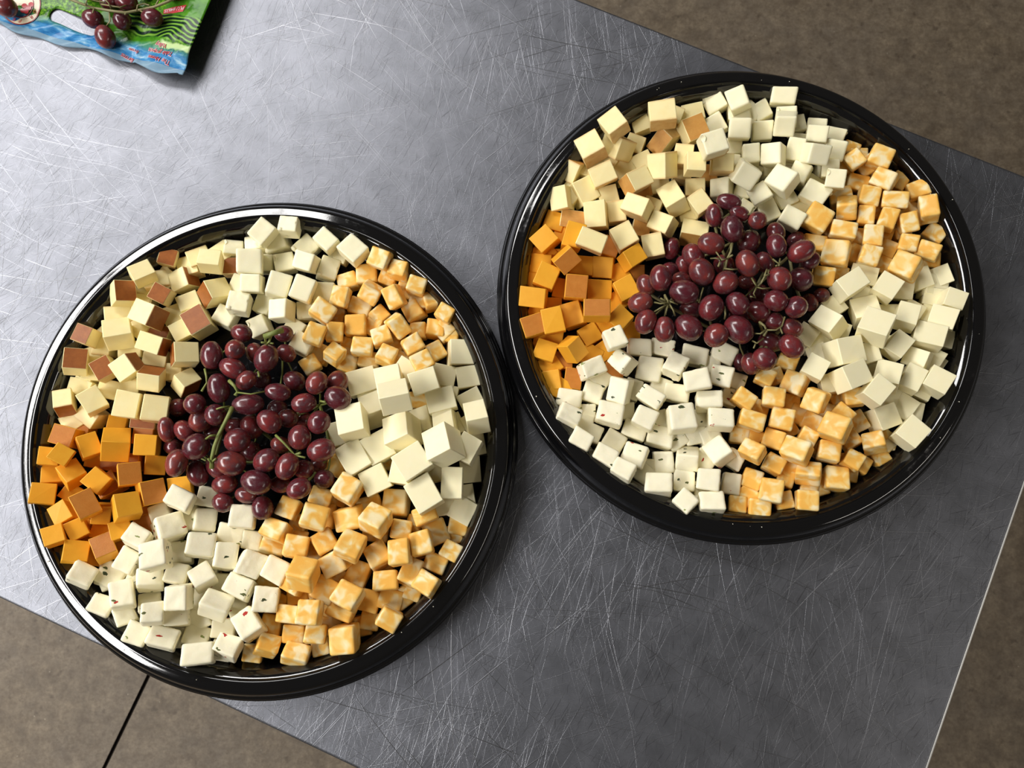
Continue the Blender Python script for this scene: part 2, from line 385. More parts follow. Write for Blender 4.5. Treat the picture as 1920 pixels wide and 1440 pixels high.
for c in ('t', 'w+', 'w-', 'h+', 'h-'):
    for mk in ('rind', 'tan', 'orind'):
        m = rind_mesh(c); m.materials.append(M[mk]); RIND[c, mk] = m
DATA = """
0G1 -2931 1510 267 937 -24 336 81 147 161 154 t
0G1 -2648 1505 250 -970 -22 -69 229 132 127 139 t
0G1 -2544 1646 128 971 35 -146 180 154 152 153 w+
0G1 -2294 1755 263 -989 119 -75 25 154 126 146
0G2 -2430 1823 125 971 31 89 213 162 126 148
0G2 -2643 1803 189 -986 -11 -121 109 126 126 138 t
0G2 -2782 1652 293 944 -58 157 279 159 126 147
0G2 -2740 1628 140 976 -81 141 136 174 133 154
0G2 -2279 1536 185 900 -94 353 235 176 156 161 w-
0G2 -2484 1466 129 972 -24 83 215 160 126 147
0G1 -2387 1312 178 958 -25 18 281 168 188 169 t
0G1 -2726 1348 272 970 -18 -144 -192 188 163 167 w+
0G2 -3015 1365 139 -980 28 -174 -78 188 126 156
0G1 -2941 1206 264 950 -228 136 155 188 168 168
0G1 -2520 1244 172 -957 -56 -92 -265 126 134 140
0G3 -2589 1370 112 980 -3 31 192 156 147 153 h+
0G2 -3182 1193 257 984 -21 0 -172 126 131 139 t
0G3 -3108 1151 116 -998 -8 -29 40 128 172 152
0G1 -2682 1133 262 -986 -46 -22 155 177 134 155 w+
0G1 -2465 1059 218 -954 46 -287 -59 171 154 159 w-
0G1 -3224 992 291 970 -100 214 20 155 159 156 t
0G3 -3176 970 112 998 2 25 -23 126 188 156
0G2 -3025 946 252 -956 -34 -84 -276 137 147 147 t
0G1 -2853 957 270 -950 -113 55 -284 155 155 155 w+
0G1 -2680 873 256 957 268 67 -83 158 136 150 h-
0G1 -2453 856 190 -869 130 -330 -342 151 126 145 h+
0G3 -2707 1045 114 -995 5 -32 84 178 130 154
0G3 -2571 942 105 998 1 35 6 126 131 139
0G3 -3255 828 115 996 -12 32 -67 156 126 147
0G1 -3318 702 225 -960 195 -125 -149 126 149 144 h+
0G1 -3083 706 276 -934 -29 -202 -290 154 164 157
0G2 -3164 619 119 947 79 -36 -306 164 126 149
0G3 -3031 806 112 993 -4 35 -102 157 138 150
0G1 -2820 678 280 989 -1 115 -80 165 188 168
0G2 -2632 651 252 982 -17 180 -44 173 188 170
0G3 -2758 580 114 998 0 33 -41 184 126 155 t
0G3 -2695 1238 109 984 4 33 -171 150 126 145 t
0G3 -2189 1755 106 -998 -21 -26 -7 126 126 138 t
0G3 -2902 1104 112 997 5 34 52 165 126 149
0G3 -2881 837 109 -995 -7 -35 85 147 126 144
0G3 -2837 1473 111 998 16 34 -38 148 133 146
0H2 -1904 1968 287 -937 -27 -74 336 142 168 152
0H2 -1713 2017 270 995 -76 -3 -49 142 121 138
0H1 -1838 1936 130 -977 -22 95 -182 163 139 150
0H2 -2005 1922 115 -989 103 -1 -95 158 121 143
0H2 -2178 1883 127 -984 99 -140 -12 143 121 138
0H1 -1996 1748 264 991 77 100 4 180 180 165
0H2 -1623 1900 123 921 25 92 -375 152 163 154
0H1 -1440 1920 242 -930 -6 -26 365 155 129 144
0H1 -1235 1840 258 932 -34 35 -357 179 162 161
0H2 -1782 1781 120 -989 -16 -81 -116 154 139 147
0H1 -1580 1753 252 -987 -40 48 141 156 133 145
0H2 -1449 1728 135 -976 43 -159 134 146 160 151
0H2 -1973 1586 253 -996 -70 -7 17 147 131 142
0H3 -2123 1620 105 -984 -15 -29 171 121 139 137
0H1 -1787 1576 240 -981 -17 -144 122 159 177 160
0H1 -1591 1539 269 -981 -34 -84 163 154 180 159
0H1 -2074 1437 231 -991 70 -76 69 157 147 150
0H3 -1921 1466 108 984 14 26 -171 129 154 144
0H1 -1756 1388 233 -994 10 101 2 143 151 147
0H1 -1945 1287 125 975 34 -36 210 140 149 146
0H2 -2208 1364 120 974 -42 64 -209 156 143 148
0H3 -1599 1408 109 -997 20 -27 -52 143 134 142
0H3 -1680 1282 105 -965 -10 -24 256 146 121 139
0H2 -1593 1136 219 -975 18 -59 210 147 149 148
0H3 -1931 1782 106 998 22 23 6 129 133 137
0H3 -1468 1547 111 998 6 19 -41 153 157 152
0H3 -1361 1856 105 965 18 22 -258 140 121 137
0M1 -1027 1770 263 978 48 -68 -187 148 148 149
0M1 -893 1692 235 986 -59 -31 -146 132 123 137
0M2 -1151 1689 112 997 -7 25 52 157 149 152
0M1 -1108 1533 207 926 266 21 -262 148 125 142
0M1 -924 1489 237 968 105 -69 210 123 169 147
0M3 -854 1577 107 -995 -12 -8 88 123 157 144
0M2 -762 1574 231 986 -25 62 -145 133 123 137
0M1 -654 1485 129 971 -92 117 180 143 126 140
0M2 -1298 1638 104 990 -10 4 137 150 123 142
0M2 -1322 1490 228 993 41 23 -102 123 151 142
0M2 -1202 1432 116 986 -14 56 -148 164 129 148
0M2 -1051 1375 107 933 17 24 356 138 123 138
0M2 -789 1404 116 -954 3 84 -284 135 140 142
0M1 -627 1269 116 993 -73 49 -58 138 131 140
0M3 -546 1366 230 964 15 12 -260 123 123 134
0M2 -511 1230 106 995 15 25 -84 123 127 135
0M1 -1214 1283 174 -997 -7 -63 -23 157 153 153
0M2 -1444 1373 263 -955 26 -108 270 170 144 154
0M3 -1382 1370 106 995 16 19 -85 145 123 140
0M1 -1475 1184 340 980 1 109 -160 134 147 144
0M1 -1355 1219 246 994 17 100 -26 123 144 140
0M1 -889 1263 261 922 193 122 311 123 166 147
0M2 -1010 1188 241 982 -39 40 173 140 123 139
0M1 -781 1130 231 -955 -50 -90 -275 146 126 142
0M1 -619 1105 111 963 42 -2 261 123 134 137
0M1 -690 982 381 -969 -47 -43 -234 156 126 145
0M1 -1147 1110 246 996 -33 67 -30 151 123 142
0M1 -1345 1051 268 -940 189 -69 274 124 125 135
0M1 -1542 987 176 953 47 73 286 131 133 139
0M3 -1271 1133 104 984 -1 16 -173 137 129 140
0M1 -966 1043 247 970 -101 71 -205 129 129 137
0M2 -1124 1036 111 -994 0 -54 80 154 126 144
0M2 -1281 1007 115 -983 7 -59 167 147 133 144
0M3 -872 1034 102 984 11 13 -173 128 123 135
0M3 -925 1170 103 -995 -14 -13 86 128 129 137
0M3 -995 1666 104 984 18 16 -174 130 123 136
0M3 -759 1259 102 -999 -16 -10 -2 123 123 134
0W1 -434 1080 148 -990 -7 -137 -8 185 184 183
0W2 -559 914 129 992 42 30 -102 179 156 173
0W2 -373 903 126 996 17 32 75 179 157 173
0W1 -674 834 385 984 59 34 161 193 161 179
0W2 -831 919 236 960 12 15 -274 157 185 175
0W2 -1159 865 140 -987 -19 -53 -141 210 176 189
0W1 -908 815 422 986 -119 10 112 179 192 184
0W1 -848 697 584 919 372 91 85 206 151 180
0W2 -1066 665 167 951 -252 -55 166 164 221 188
0W1 -560 709 278 991 -7 18 126 203 163 182
0W2 -354 729 124 -968 -40 -10 -244 174 149 169
0W1 -303 584 318 -950 288 -4 -116 156 173 171
0W3 -326 571 125 -964 -45 0 -259 167 149 167
0W1 -1168 539 403 -985 117 11 -114 187 203 190
0W2 -1326 479 121 -989 1 -35 -136 149 175 170
0W2 -999 369 253 968 -8 8 246 190 204 191
0W1 -826 480 323 -943 202 221 -137 199 212 196
0W2 -696 570 151 975 -68 -151 140 164 182 176
0W2 -531 555 271 -994 20 47 -81 149 156 164
0W3 -481 544 113 -975 -9 -4 -218 149 149 162
0W1 -1170 290 270 -958 63 -42 -272 187 221 195
0W1 -737 260 413 957 -26 37 283 221 199 198
0W1 -522 377 440 -941 168 238 -167 198 221 198
0W2 -365 359 296 -969 37 19 241 149 191 174
0W3 -345 394 123 -993 -6 -4 -105 205 157 181
0W2 -1021 143 257 -971 -19 -48 -229 187 181 183
0W2 -825 191 245 994 -24 41 -84 180 161 175
0W1 -658 40 369 -962 43 -35 -263 192 221 197
0W1 -471 120 294 -999 10 -13 16 149 221 183
0W2 -355 220 122 -998 -12 -17 -44 149 190 174
0W2 -398 28 119 995 3 19 87 151 169 169
0W2 -531 -32 120 -994 29 -29 -88 151 149 162
0W3 -629 201 115 990 -8 9 131 155 149 164
0W3 -528 762 114 -995 -10 -7 87 149 149 162
0M2 -1329 249 121 -974 54 -52 211 143 160 151
0M3 -936 273 103 995 -7 11 -86 137 123 138
0M3 -744 730 102 -999 0 -10 -1 138 123 138
0M1 -1199 74 354 -958 130 9 251 168 174 163
0M3 -1302 15 102 984 -13 15 -170 123 123 134
0M2 -1408 26 251 -982 11 -69 172 150 123 142
0M1 -1421 -118 372 -980 88 -118 123 177 172 165
0M2 -1642 -57 232 979 -56 43 -186 142 147 147
0M1 -1712 -213 269 975 -137 -37 -165 171 134 152
0M2 -1774 -333 142 965 -181 146 -113 174 123 149
0M3 -1600 -162 102 -995 13 -19 85 123 123 134
0M2 -1606 -291 133 975 -145 151 -55 147 123 141
0M1 -1560 -327 285 -986 114 -81 82 163 153 154
0M1 -1193 -125 294 990 74 -39 106 183 157 162
0M3 -1263 -148 106 994 -28 36 88 123 123 134
0M3 -1388 -113 109 -997 3 -18 68 123 180 151
0M2 -1075 -59 130 980 -108 11 160 177 157 160
0M1 -889 -24 143 993 -108 -18 -27 178 183 168
0M1 -992 -138 382 936 -274 -27 -217 175 167 163
0M2 -1033 -229 124 -994 66 -44 67 178 139 155
0M2 -1374 -294 232 954 -50 64 284 153 162 155
0M1 -1161 -312 383 -957 186 -80 202 175 175 165
0M1 -992 -387 236 -950 142 -53 -269 160 162 157
0M2 -837 -205 240 994 -16 75 -70 141 139 144
0M3 -756 -171 100 -984 4 -9 170 123 123 134
0M2 -669 -104 223 973 -50 43 219 168 123 147
0M1 -599 -234 126 978 -49 45 191 164 174 161
0M2 -439 -176 114 995 -11 22 -85 141 148 147
0M1 -683 -299 290 -989 58 -29 -122 150 164 154
0M1 -483 -358 197 -967 77 -45 235 138 126 139
0M2 -590 -447 172 976 -100 -47 -183 163 128 147
0M3 -721 -363 102 984 -17 12 172 123 123 134
0M1 -823 -358 348 994 -66 -8 69 147 172 156
0M2 -765 -502 228 965 -180 34 -181 132 183 154
0M1 -640 -575 293 954 -123 -86 -257 152 150 150
0M1 -934 -557 253 994 -74 58 26 172 133 151
0M1 -1294 -431 238 968 49 -36 241 176 155 159
0M1 -1477 -502 390 -916 388 17 90 183 183 168
0M2 -1580 -582 240 -969 94 19 225 145 132 143
0M3 -1575 -666 110 995 -20 21 85 150 140 147
0M3 -1446 -631 104 -984 19 -22 -172 130 123 136
0M1 -1361 -624 237 963 -101 80 -234 160 173 160
0M1 -1152 -521 130 -978 80 -32 184 152 175 158
0M1 -1169 -650 362 965 -125 -3 -227 177 165 162
0M1 -1071 -709 128 990 -69 56 -103 154 157 153
0M2 -911 -702 124 988 -73 33 -126 177 151 158
0M2 -899 -811 280 -964 -6 -85 246 149 134 145
0M3 -751 -641 127 985 -15 7 -167 123 123 134
0M1 -1061 -853 122 989 -98 55 -85 135 129 139
0M2 -1240 -761 238 -975 114 -35 182 183 131 154
0M1 -1424 -758 372 995 -88 21 -25 154 165 156
0M2 -1600 -790 236 992 -91 53 -44 174 124 149
0M1 -1595 -943 127 -990 99 -90 30 159 128 146
0M1 -1409 -918 260 -990 99 -80 29 142 129 141
0M1 -1203 -947 271 -996 -20 51 -52 177 183 168
0M2 -1404 -1026 118 -986 74 -74 -123 123 133 137
0M1 -1553 -1066 207 -946 285 -94 114 179 123 151
0M1 -1755 -1005 210 -930 265 -227 104 152 123 143
0M2 -1883 -1072 118 -992 72 -82 51 135 123 137
0M3 -1756 -873 110 -995 22 -20 85 142 144 146
0M3 -1332 -882 110 999 -20 16 -1 160 127 146
0M3 -975 -466 102 984 -13 15 172 123 123 134
0M3 -1474 -369 106 -991 16 -16 127 145 123 140
0M3 -1338 -421 102 -964 10 -20 -260 123 123 134
0M3 -1710 -717 103 985 -21 17 -167 123 123 134
0M3 -1807 -592 109 -991 19 -19 127 163 123 146
0M3 -1375 -752 103 991 -16 15 -126 123 128 135
0P1 -2404 1 269 -965 121 -92 207 174 138 161
0P2 -2258 17 124 -992 52 -70 84 148 138 153
0P1 -2270 -147 154 -960 95 -258 27 158 165 165
0P1 -1960 -118 260 -991 38 -117 24 172 164 168
0P2 -2597 -94 122 975 -34 96 190 138 138 151
0P1 -2492 -202 225 -931 120 -293 -176 189 181 179
0P1 -2668 -268 309 951 -194 74 -225 158 138 157
0P2 -2069 -245 134 990 -51 91 -87 183 138 164
0P2 -1925 -285 122 991 -22 89 -90 138 138 151
0P1 -2237 -313 277 970 -107 211 -34 199 163 176
0P2 -2428 -379 138 984 -77 147 50 148 158 159
0P1 -2078 -393 227 961 -114 245 -33 159 180 169
0P1 -2489 -374 412 986 -92 65 112 172 185 175
0P2 -2751 -430 257 961 -118 121 -213 138 164 158
0P1 -1885 -452 264 953 -147 189 -178 171 167 169
0P1 -1709 -486 243 964 -72 89 -238 168 164 167
0P1 -2204 -531 293 -922 172 -165 -303 158 148 159
0P2 -2400 -515 263 -980 106 -135 87 151 138 154
0P1 -2585 -552 250 957 -205 188 71 174 138 161
0P1 -2627 -732 147 960 -183 174 108 147 138 153
0P1 -3057 -523 282 -927 197 -244 202 164 143 160
0P2 -2914 -530 151 -951 74 -161 250 171 170 170
0P1 -2750 -651 306 971 -133 168 101 154 183 169
0P2 -2926 -739 226 951 -200 161 -164 160 138 157
0P1 -2327 -660 379 -998 5 -39 -23 151 168 163
0P1 -1943 -601 275 -968 124 -49 206 184 145 166
0P1 -2097 -719 302 926 -309 159 -143 196 140 168
0P1 -1758 -686 271 -988 75 -121 40 176 165 170
0P3 -2222 -453 112 995 -20 25 -86 138 138 151
0P3 -2137 -591 112 -999 15 -26 1 138 139 151
0P1 -2481 -761 414 -968 149 -191 -51 148 138 153
0P2 -2777 -806 192 -954 50 -180 -228 138 138 151
0P2 -2384 -803 242 -981 101 -147 -69 170 138 160
0P1 -2449 -939 294 -968 162 -138 129 192 138 166
0P2 -2655 -929 244 -965 143 -130 173 152 150 158
0P3 -2445 -903 114 998 -20 28 -3 138 138 151
0P1 -2276 -966 152 -960 230 -102 119 177 145 164
0P2 -2087 -897 133 -992 73 -95 6 168 138 159
0P1 -1875 -857 267 936 -127 73 315 158 188 171
0P1 -1999 -1004 282 -954 237 -76 159 163 138 158
0P1 -2188 -1037 324 -987 94 -113 -36 203 146 172
0P2 -2093 -1056 128 -988 75 -90 94 138 138 151
0P3 -2327 -682 119 984 -29 18 -166 173 143 162
0P3 -1997 -748 112 990 -14 26 128 138 140 151
0P3 -2734 -553 113 -995 9 -32 88 142 138 152
0C1 -3270 454 249 989 -14 62 -129 160 140 152 t
0C1 -3091 382 269 939 -7 270 208 133 159 150
0C1 -2906 395 248 876 -423 204 97 182 189 173
0C2 -2973 545 121 -981 19 -173 77 127 127 138
0C1 -2681 392 240 992 21 111 -22 154 150 153
0C1 -2666 253 134 969 13 240 -21 144 141 147
0C2 -3360 306 278 -978 10 -200 38 134 129 141
0C1 -3217 313 378 944 -77 208 -241 127 127 138
0C2 -3389 167 172 963 -132 221 69 145 127 144
0C1 -3402 37 251 -962 71 -259 19 161 147 155
0C1 -3204 181 248 -899 145 -229 -341 146 148 150
0C1 -3002 135 273 -891 -39 -139 -427 144 146 149
0C1 -2790 178 257 -964 26 -249 -75 151 158 155 t
0C3 -3102 297 107 -995 7 -32 86 127 138 142
0C3 -2978 271 109 -995 7 -34 86 147 127 144 t
0C2 -3261 47 131 -945 84 -174 260 127 127 138
0C1 -3020 -34 376 -937 8 -235 -257 150 179 161 t
0C3 -2994 109 114 -960 6 -30 -274 162 152 156 t
0C1 -2761 -48 318 940 -103 293 132 167 168 163
0C1 -2643 51 215 -939 2 -319 -123 165 171 163 t
0C2 -2471 100 120 -989 14 -114 -79 156 127 147
0C3 -2749 -56 106 989 -8 33 135 127 127 138 t
0C1 -2997 -93 199 -968 -117 -214 49 127 128 139
0C1 -3239 -104 244 943 -96 51 311 127 154 147
0C2 -3241 -248 330 -968 60 -152 -184 138 127 141
0C2 -3130 -208 252 949 -2 190 246 132 137 143
0C2 -3023 -220 127 -977 82 -169 86 127 127 138
0C3 -3160 -186 110 -984 16 -34 171 127 127 138
0C2 -2834 -213 227 964 -54 179 182 140 131 143
0C3 -2717 -173 105 994 -6 33 89 127 127 138 t
0C1 -2918 -336 275 943 -140 180 239 142 158 152 t
0C1 -3119 -365 274 957 -120 258 -13 163 144 154
0C2 -3035 -409 128 977 -60 174 -96 127 127 138
0C3 -2902 -312 107 -984 17 -31 170 127 127 138 t
0C3 -3230 485 106 -995 1 -37 85 127 127 138 t
0C3 -2758 465 108 -998 -1 -33 41 147 127 144 t
0C3 -2841 274 105 -998 0 -34 -2 127 127 138 t
1G1 705 2755 412 -946 25 145 -284 165 165 164
1G1 1074 2858 360 995 12 -80 33 199 160 173
1G1 545 2630 278 -966 35 129 -217 178 176 171
1G1 755 2668 221 865 175 -385 -265 199 159 172
1G2 948 2896 123 983 62 -82 148 134 134 145
1G2 1356 2979 126 992 46 -77 74 166 134 155
1G2 898 2731 118 -975 -94 38 193 138 134 147
1G1 1122 2750 162 827 372 -206 -365 134 199 165 t
1G1 1320 2776 275 977 68 12 197 170 175 169 t
1G1 631 2431 245 -970 -108 61 -202 178 149 163
1G1 402 2505 180 -919 -284 125 238 138 156 153 h-
1G2 682 2558 119 -951 -57 74 292 134 134 145
1G2 951 2580 123 975 51 -69 200 158 134 153
1G1 879 2370 276 -956 -51 -130 -254 179 149 164 w-
1G1 1071 2475 322 911 207 -352 -40 155 191 169
1G1 1297 2452 391 998 35 -12 -25 141 138 149
1G2 1241 2572 257 -993 -69 54 67 134 154 151
1G1 1425 2581 417 -985 -72 31 -149 164 159 162
1G1 493 2339 143 -958 -92 -89 -252 158 187 169
1G2 324 2269 188 -974 -98 196 -46 134 176 158
1G3 409 2114 115 996 27 -3 -74 188 134 162 t
1G2 683 2316 122 988 77 -41 120 151 137 152
1G1 588 2136 179 989 69 -121 25 164 197 173
1G2 743 2181 123 994 74 -39 59 134 160 153
1G1 890 2166 265 -945 -28 221 234 190 140 164
1G2 1012 2206 125 974 76 -62 -198 136 159 154
1G1 1162 2247 232 949 -163 -185 192 158 199 172
1G3 1081 2391 109 -996 -21 15 -66 139 134 147
1G1 1080 2054 211 -946 -42 207 240 167 147 159
1G2 1347 2359 149 -995 -55 76 10 149 134 150
1G1 1350 2199 269 -952 -38 94 -287 134 159 153 w+
1G3 1285 2168 109 995 18 -17 84 134 134 145
1G1 782 1940 267 -968 -51 78 -228 161 173 165
1G1 529 1864 398 974 104 -13 -196 199 138 166
1G1 1008 1892 191 988 71 -100 82 152 172 162
1G1 1327 2005 150 980 -148 -34 -119 199 134 165 h+
1G3 1262 2499 109 994 24 -13 -98 134 134 145
1G3 930 2048 108 994 26 -9 -94 134 134 145 t
1G3 1453 2485 110 998 30 -17 -8 134 134 145 t
1G2 1529 2508 263 994 79 -56 -40 158 137 153
1G3 947 2359 109 -995 -24 14 -84 134 134 145 t
1G3 1192 2942 158 -980 -24 14 193 134 134 145
1H1 1528 3069 144 950 81 -204 216 163 163 160
1H1 1669 3016 287 -966 -47 203 -145 148 158 154
1H2 1711 2984 128 -993 -75 78 -11 173 127 152
1H1 1893 2995 123 963 22 -150 218 133 141 144
1H2 2029 3065 240 980 148 -109 -69 190 127 157
1H2 2049 2905 228 -984 -60 157 44 154 127 147
1H1 1540 2892 129 955 73 -201 201 134 146 146
1H1 1672 2785 280 -974 -190 108 32 157 155 156
1H1 1881 2826 155 -979 -164 114 9 152 145 151
1H1 1995 2797 338 917 373 -127 -47 152 155 154
1H3 2158 2893 110 -995 -20 27 -78 127 130 139
1H2 2308 2857 127 989 49 -98 -94 147 127 145
1H1 2252 2732 278 973 126 -156 -102 150 127 145
1H2 2441 2783 135 -971 -126 124 156 147 127 145
1H1 2397 2632 244 948 235 -166 -126 150 155 154
1H1 1392 2528 560 986 69 -27 142 172 159 162
1H1 1755 2591 252 987 113 -102 2 129 147 145
1H1 1905 2554 324 946 110 -297 -44 148 155 153
1H2 2083 2617 271 -968 -154 142 135 127 168 151
1H1 2180 2525 404 965 239 66 -69 159 148 154
1H3 2165 2727 111 -997 -25 24 59 127 155 147
1H2 1612 2551 130 992 64 -69 -73 173 154 160
1H1 1687 2402 324 921 301 27 -242 174 162 163
1H1 1549 2353 162 -966 -47 250 17 148 143 150
1H1 1810 2280 249 -947 -82 186 -245 146 134 146
1H1 1949 2337 349 -913 -56 226 331 183 173 169
1H1 2039 2295 137 950 95 -181 233 152 149 152
1H2 2115 2434 268 -947 -125 176 235 135 144 146
1H1 2216 2274 248 953 87 -72 -278 190 152 165
1H2 2243 2400 126 -947 -92 77 296 174 127 153
1H1 2340 2350 356 971 145 -163 -91 140 136 145
1H2 2346 2469 250 984 97 -136 -47 127 127 139
1H3 2067 2480 107 997 31 -22 -57 127 127 139
1H3 1932 2532 108 -995 -28 25 -80 127 127 139
1H1 1907 2183 126 970 43 -138 191 139 158 152
1H1 2044 2092 229 955 109 -59 -266 161 143 153
1H2 1729 2202 115 939 109 -48 -321 127 127 139
1H3 1719 2358 105 980 24 -16 -191 127 127 139
1H3 1657 2705 107 998 32 -19 -10 127 128 139
1H3 1797 2492 106 980 33 -15 -191 127 127 139
1H3 2067 2602 107 -998 -30 24 11 127 127 139
1H3 2353 2507 108 998 29 -27 -12 127 127 139
1M1 2535 2549 248 932 67 -215 280 123 131 136
1M1 2710 2545 289 -964 -98 100 223 166 151 155
1M2 2684 2546 129 -946 -35 189 -256 144 138 145
1M3 2517 2554 105 993 28 -26 -106 123 123 134
1M3 2561 2683 107 -978 -28 24 199 123 123 134
1M1 2723 2370 298 -929 -156 211 258 159 137 149
1M2 2916 2421 121 -952 -90 80 278 123 131 136
1M2 2595 2409 121 -985 -75 79 122 153 123 143
1M1 2626 2259 239 982 107 -86 -120 148 145 148
1M1 3021 2322 193 978 -5 -150 141 148 129 143
1M1 2799 2217 279 975 131 -156 -70 178 123 150
1M2 3041 2142 288 -976 69 203 -10 126 183 153
1M2 2466 2294 131 982 -41 -175 42 161 123 145
1M1 2460 2173 239 -897 -394 188 -46 143 138 144
1M1 2230 2090 234 -953 -77 76 279 183 183 168
1M2 2607 2119 215 -981 -97 149 71 123 141 139
1M1 2750 2076 247 -973 -51 131 179 123 155 144
1M1 2897 2050 251 984 92 -121 84 123 148 141
1M2 3034 2124 121 -955 -41 189 -222 123 128 135
1M1 3141 1996 151 -931 -84 117 332 148 125 142
1M1 3037 1834 245 -947 -123 200 217 156 125 144
1M1 2410 1988 254 -982 -57 132 117 182 125 152
1M1 2623 1944 274 -975 -125 167 67 139 152 147
1M2 2900 1896 230 974 93 -161 -118 130 125 136
1M2 2780 1882 132 -966 -78 83 227 123 132 137
1M2 2236 1931 125 -988 -68 82 98 167 127 148
1M1 2349 1814 254 965 86 -211 -117 183 183 168
1M1 2593 1793 260 976 105 -101 -154 138 144 145
1M3 2536 1848 108 983 19 -27 -176 123 150 142
1M1 2830 1697 306 -924 -46 267 267 183 172 166
1M2 2757 1754 126 948 104 -139 -263 123 123 134
1M1 2261 1649 208 983 73 -124 -104 152 138 147
1M2 3109 1797 127 -980 -71 178 43 123 123 134
1M3 2411 1692 104 980 25 -24 -191 123 124 134
1M3 2562 1985 105 -997 -25 29 56 123 125 134
1M3 2348 2058 103 965 16 -33 257 123 123 134
1M3 2748 2177 110 993 28 -29 -104 123 151 142
1M3 2912 2021 105 995 20 -35 80 123 123 134
1M3 2777 2022 105 -979 -29 27 196 123 123 134
1W1 2422 1562 282 959 -52 -1 274 202 145 171
1W1 2696 1546 255 947 6 -81 -308 161 165 165
1W2 2587 1674 146 -974 -87 143 145 191 138 166
1W2 2878 1573 139 -982 -71 151 81 138 172 160
1W2 3023 1649 129 973 17 -180 133 138 158 156
1W2 3168 1669 140 968 31 -188 155 138 142 151
1W2 3102 1498 124 984 4 -112 -130 150 138 154
1W3 3159 1445 279 -979 -13 35 198 138 138 150
1W1 2570 1388 174 -975 168 123 -68 186 165 173
1W2 2358 1441 124 953 9 -114 278 138 148 153
1W1 2267 1284 244 872 -24 -345 -342 194 157 172
1W2 2138 1213 128 -948 -36 105 296 142 148 154
1W1 2543 1226 381 -947 130 157 246 205 193 186
1W1 2815 1324 283 971 -84 -109 -189 147 161 160
1W3 2910 1373 122 -957 -25 29 283 138 188 165
1W1 3080 1317 290 -956 -95 215 172 177 149 165
1W3 3064 1376 113 987 14 -33 -148 138 138 150
1W1 2973 1181 265 975 -22 -142 -166 205 158 176
1W3 3145 1193 113 987 9 -36 -148 138 138 150
1W1 2742 1112 263 937 -7 -60 -342 138 173 160
1W1 2335 1058 325 987 12 115 98 205 190 186
1W2 2222 1052 146 -952 146 239 -116 138 144 152
1W2 2539 1057 245 985 -19 -116 119 138 148 153
1W1 2110 938 343 954 39 -105 -274 151 151 158
1W1 2342 866 387 976 -25 102 187 193 171 176
1W1 2643 881 299 -957 139 173 180 171 172 170
1W1 2833 869 251 960 -18 -94 -259 138 180 163
1W1 2906 1027 224 928 91 -293 -206 160 138 157
1W2 3061 1037 138 942 59 -184 -270 138 138 150
1W1 2996 843 287 -949 14 107 292 165 163 166
1W2 2964 810 127 -957 -16 119 259 141 148 154
1W2 2258 837 228 990 -8 -106 77 146 139 153
1W3 2746 1142 112 994 17 -31 -98 138 138 150
1W1 2503 760 398 934 -21 -25 -354 151 182 167
1W3 2383 1247 112 981 20 -25 -188 138 138 150
1W3 2745 1377 112 -998 -17 32 8 138 138 150
1W3 2628 959 111 -995 -9 32 -85 138 138 150
1W1 2815 670 130 -937 5 107 329 146 175 163
1W1 2638 595 187 -983 18 -47 -168 169 169 169
1W1 2779 473 290 921 -33 -91 -375 165 186 173
1M2 1993 1015 116 -978 -20 90 182 141 123 139
1M1 2007 845 224 -932 -29 283 221 150 158 152
1M1 1835 736 248 989 -16 -110 -92 151 146 149
1M1 2115 709 311 933 131 -276 -186 144 158 151
1M1 1895 579 234 -985 4 113 124 163 152 155
1M3 1998 715 102 994 3 -24 -93 123 123 134
1M2 2147 561 132 951 -1 -169 -253 151 139 147
1M1 2220 506 368 -943 51 247 213 177 169 164
1M2 2324 617 244 919 42 -101 -375 138 123 138
1M3 2339 763 103 984 -4 -28 172 123 123 134
1M2 2415 736 244 -994 41 81 -33 146 123 141
1M2 2482 572 120 963 -30 -110 240 123 148 141
1M2 2418 437 125 952 -89 -143 250 132 123 137
1M1 2211 344 250 -984 53 102 126 153 138 147
1M2 2210 360 110 -931 -2 79 353 123 123 134
1M1 1973 349 278 -933 110 259 219 181 156 161
1M2 2077 455 218 958 19 -97 -265 123 123 134
1M1 2547 411 230 952 -199 -227 36 150 123 142
1M1 2381 284 236 -956 38 53 283 125 123 135
1M2 2485 263 115 -950 51 88 293 123 127 135
1M3 2620 322 119 -965 12 29 -255 123 123 134
1M3 2695 437 106 981 3 -32 -185 123 123 134
1M1 1844 437 203 959 2 -209 -184 143 135 144
1M1 1844 261 157 959 -54 -72 -264 134 131 139
1M1 2071 193 220 943 -255 -163 -130 166 123 147
1M2 2100 77 111 985 -25 -100 -134 123 123 134
1M1 2272 153 182 -992 92 65 44 162 166 158
1M2 1940 157 113 973 -44 -111 -194 123 124 134
1M2 1895 904 114 981 -2 -89 168 123 123 134
1M1 1789 889 226 -965 17 77 244 124 123 134
1M3 1970 514 102 966 -8 -23 255 123 123 134
1M3 2262 648 103 -982 -13 26 184 123 123 134
1M3 2334 282 102 -999 -3 29 1 123 123 134
1M2 1625 726 241 951 8 -50 -303 150 123 142
1M1 1671 570 251 -983 6 69 163 183 126 153
1M2 1617 475 110 -993 0 77 79 133 123 137
1M1 1661 346 273 929 -105 -223 -271 155 124 144
1M3 1770 676 102 982 12 -20 -181 123 123 134
1M1 1690 151 118 -976 25 96 187 141 143 145
1M1 1799 68 230 -983 35 143 99 161 163 157
1M1 1580 -30 120 990 -50 -111 -49 123 125 134
1M2 1719 -53 171 994 -27 -57 -72 160 123 145
1M2 1914 -5 120 987 -69 -94 102 131 123 136
1M2 2041 1 236 993 -26 -91 -47 146 142 147
1P1 970 963 132 -992 -30 55 97 188 183 173
1P1 527 950 245 -975 -24 -85 -198 175 129 153
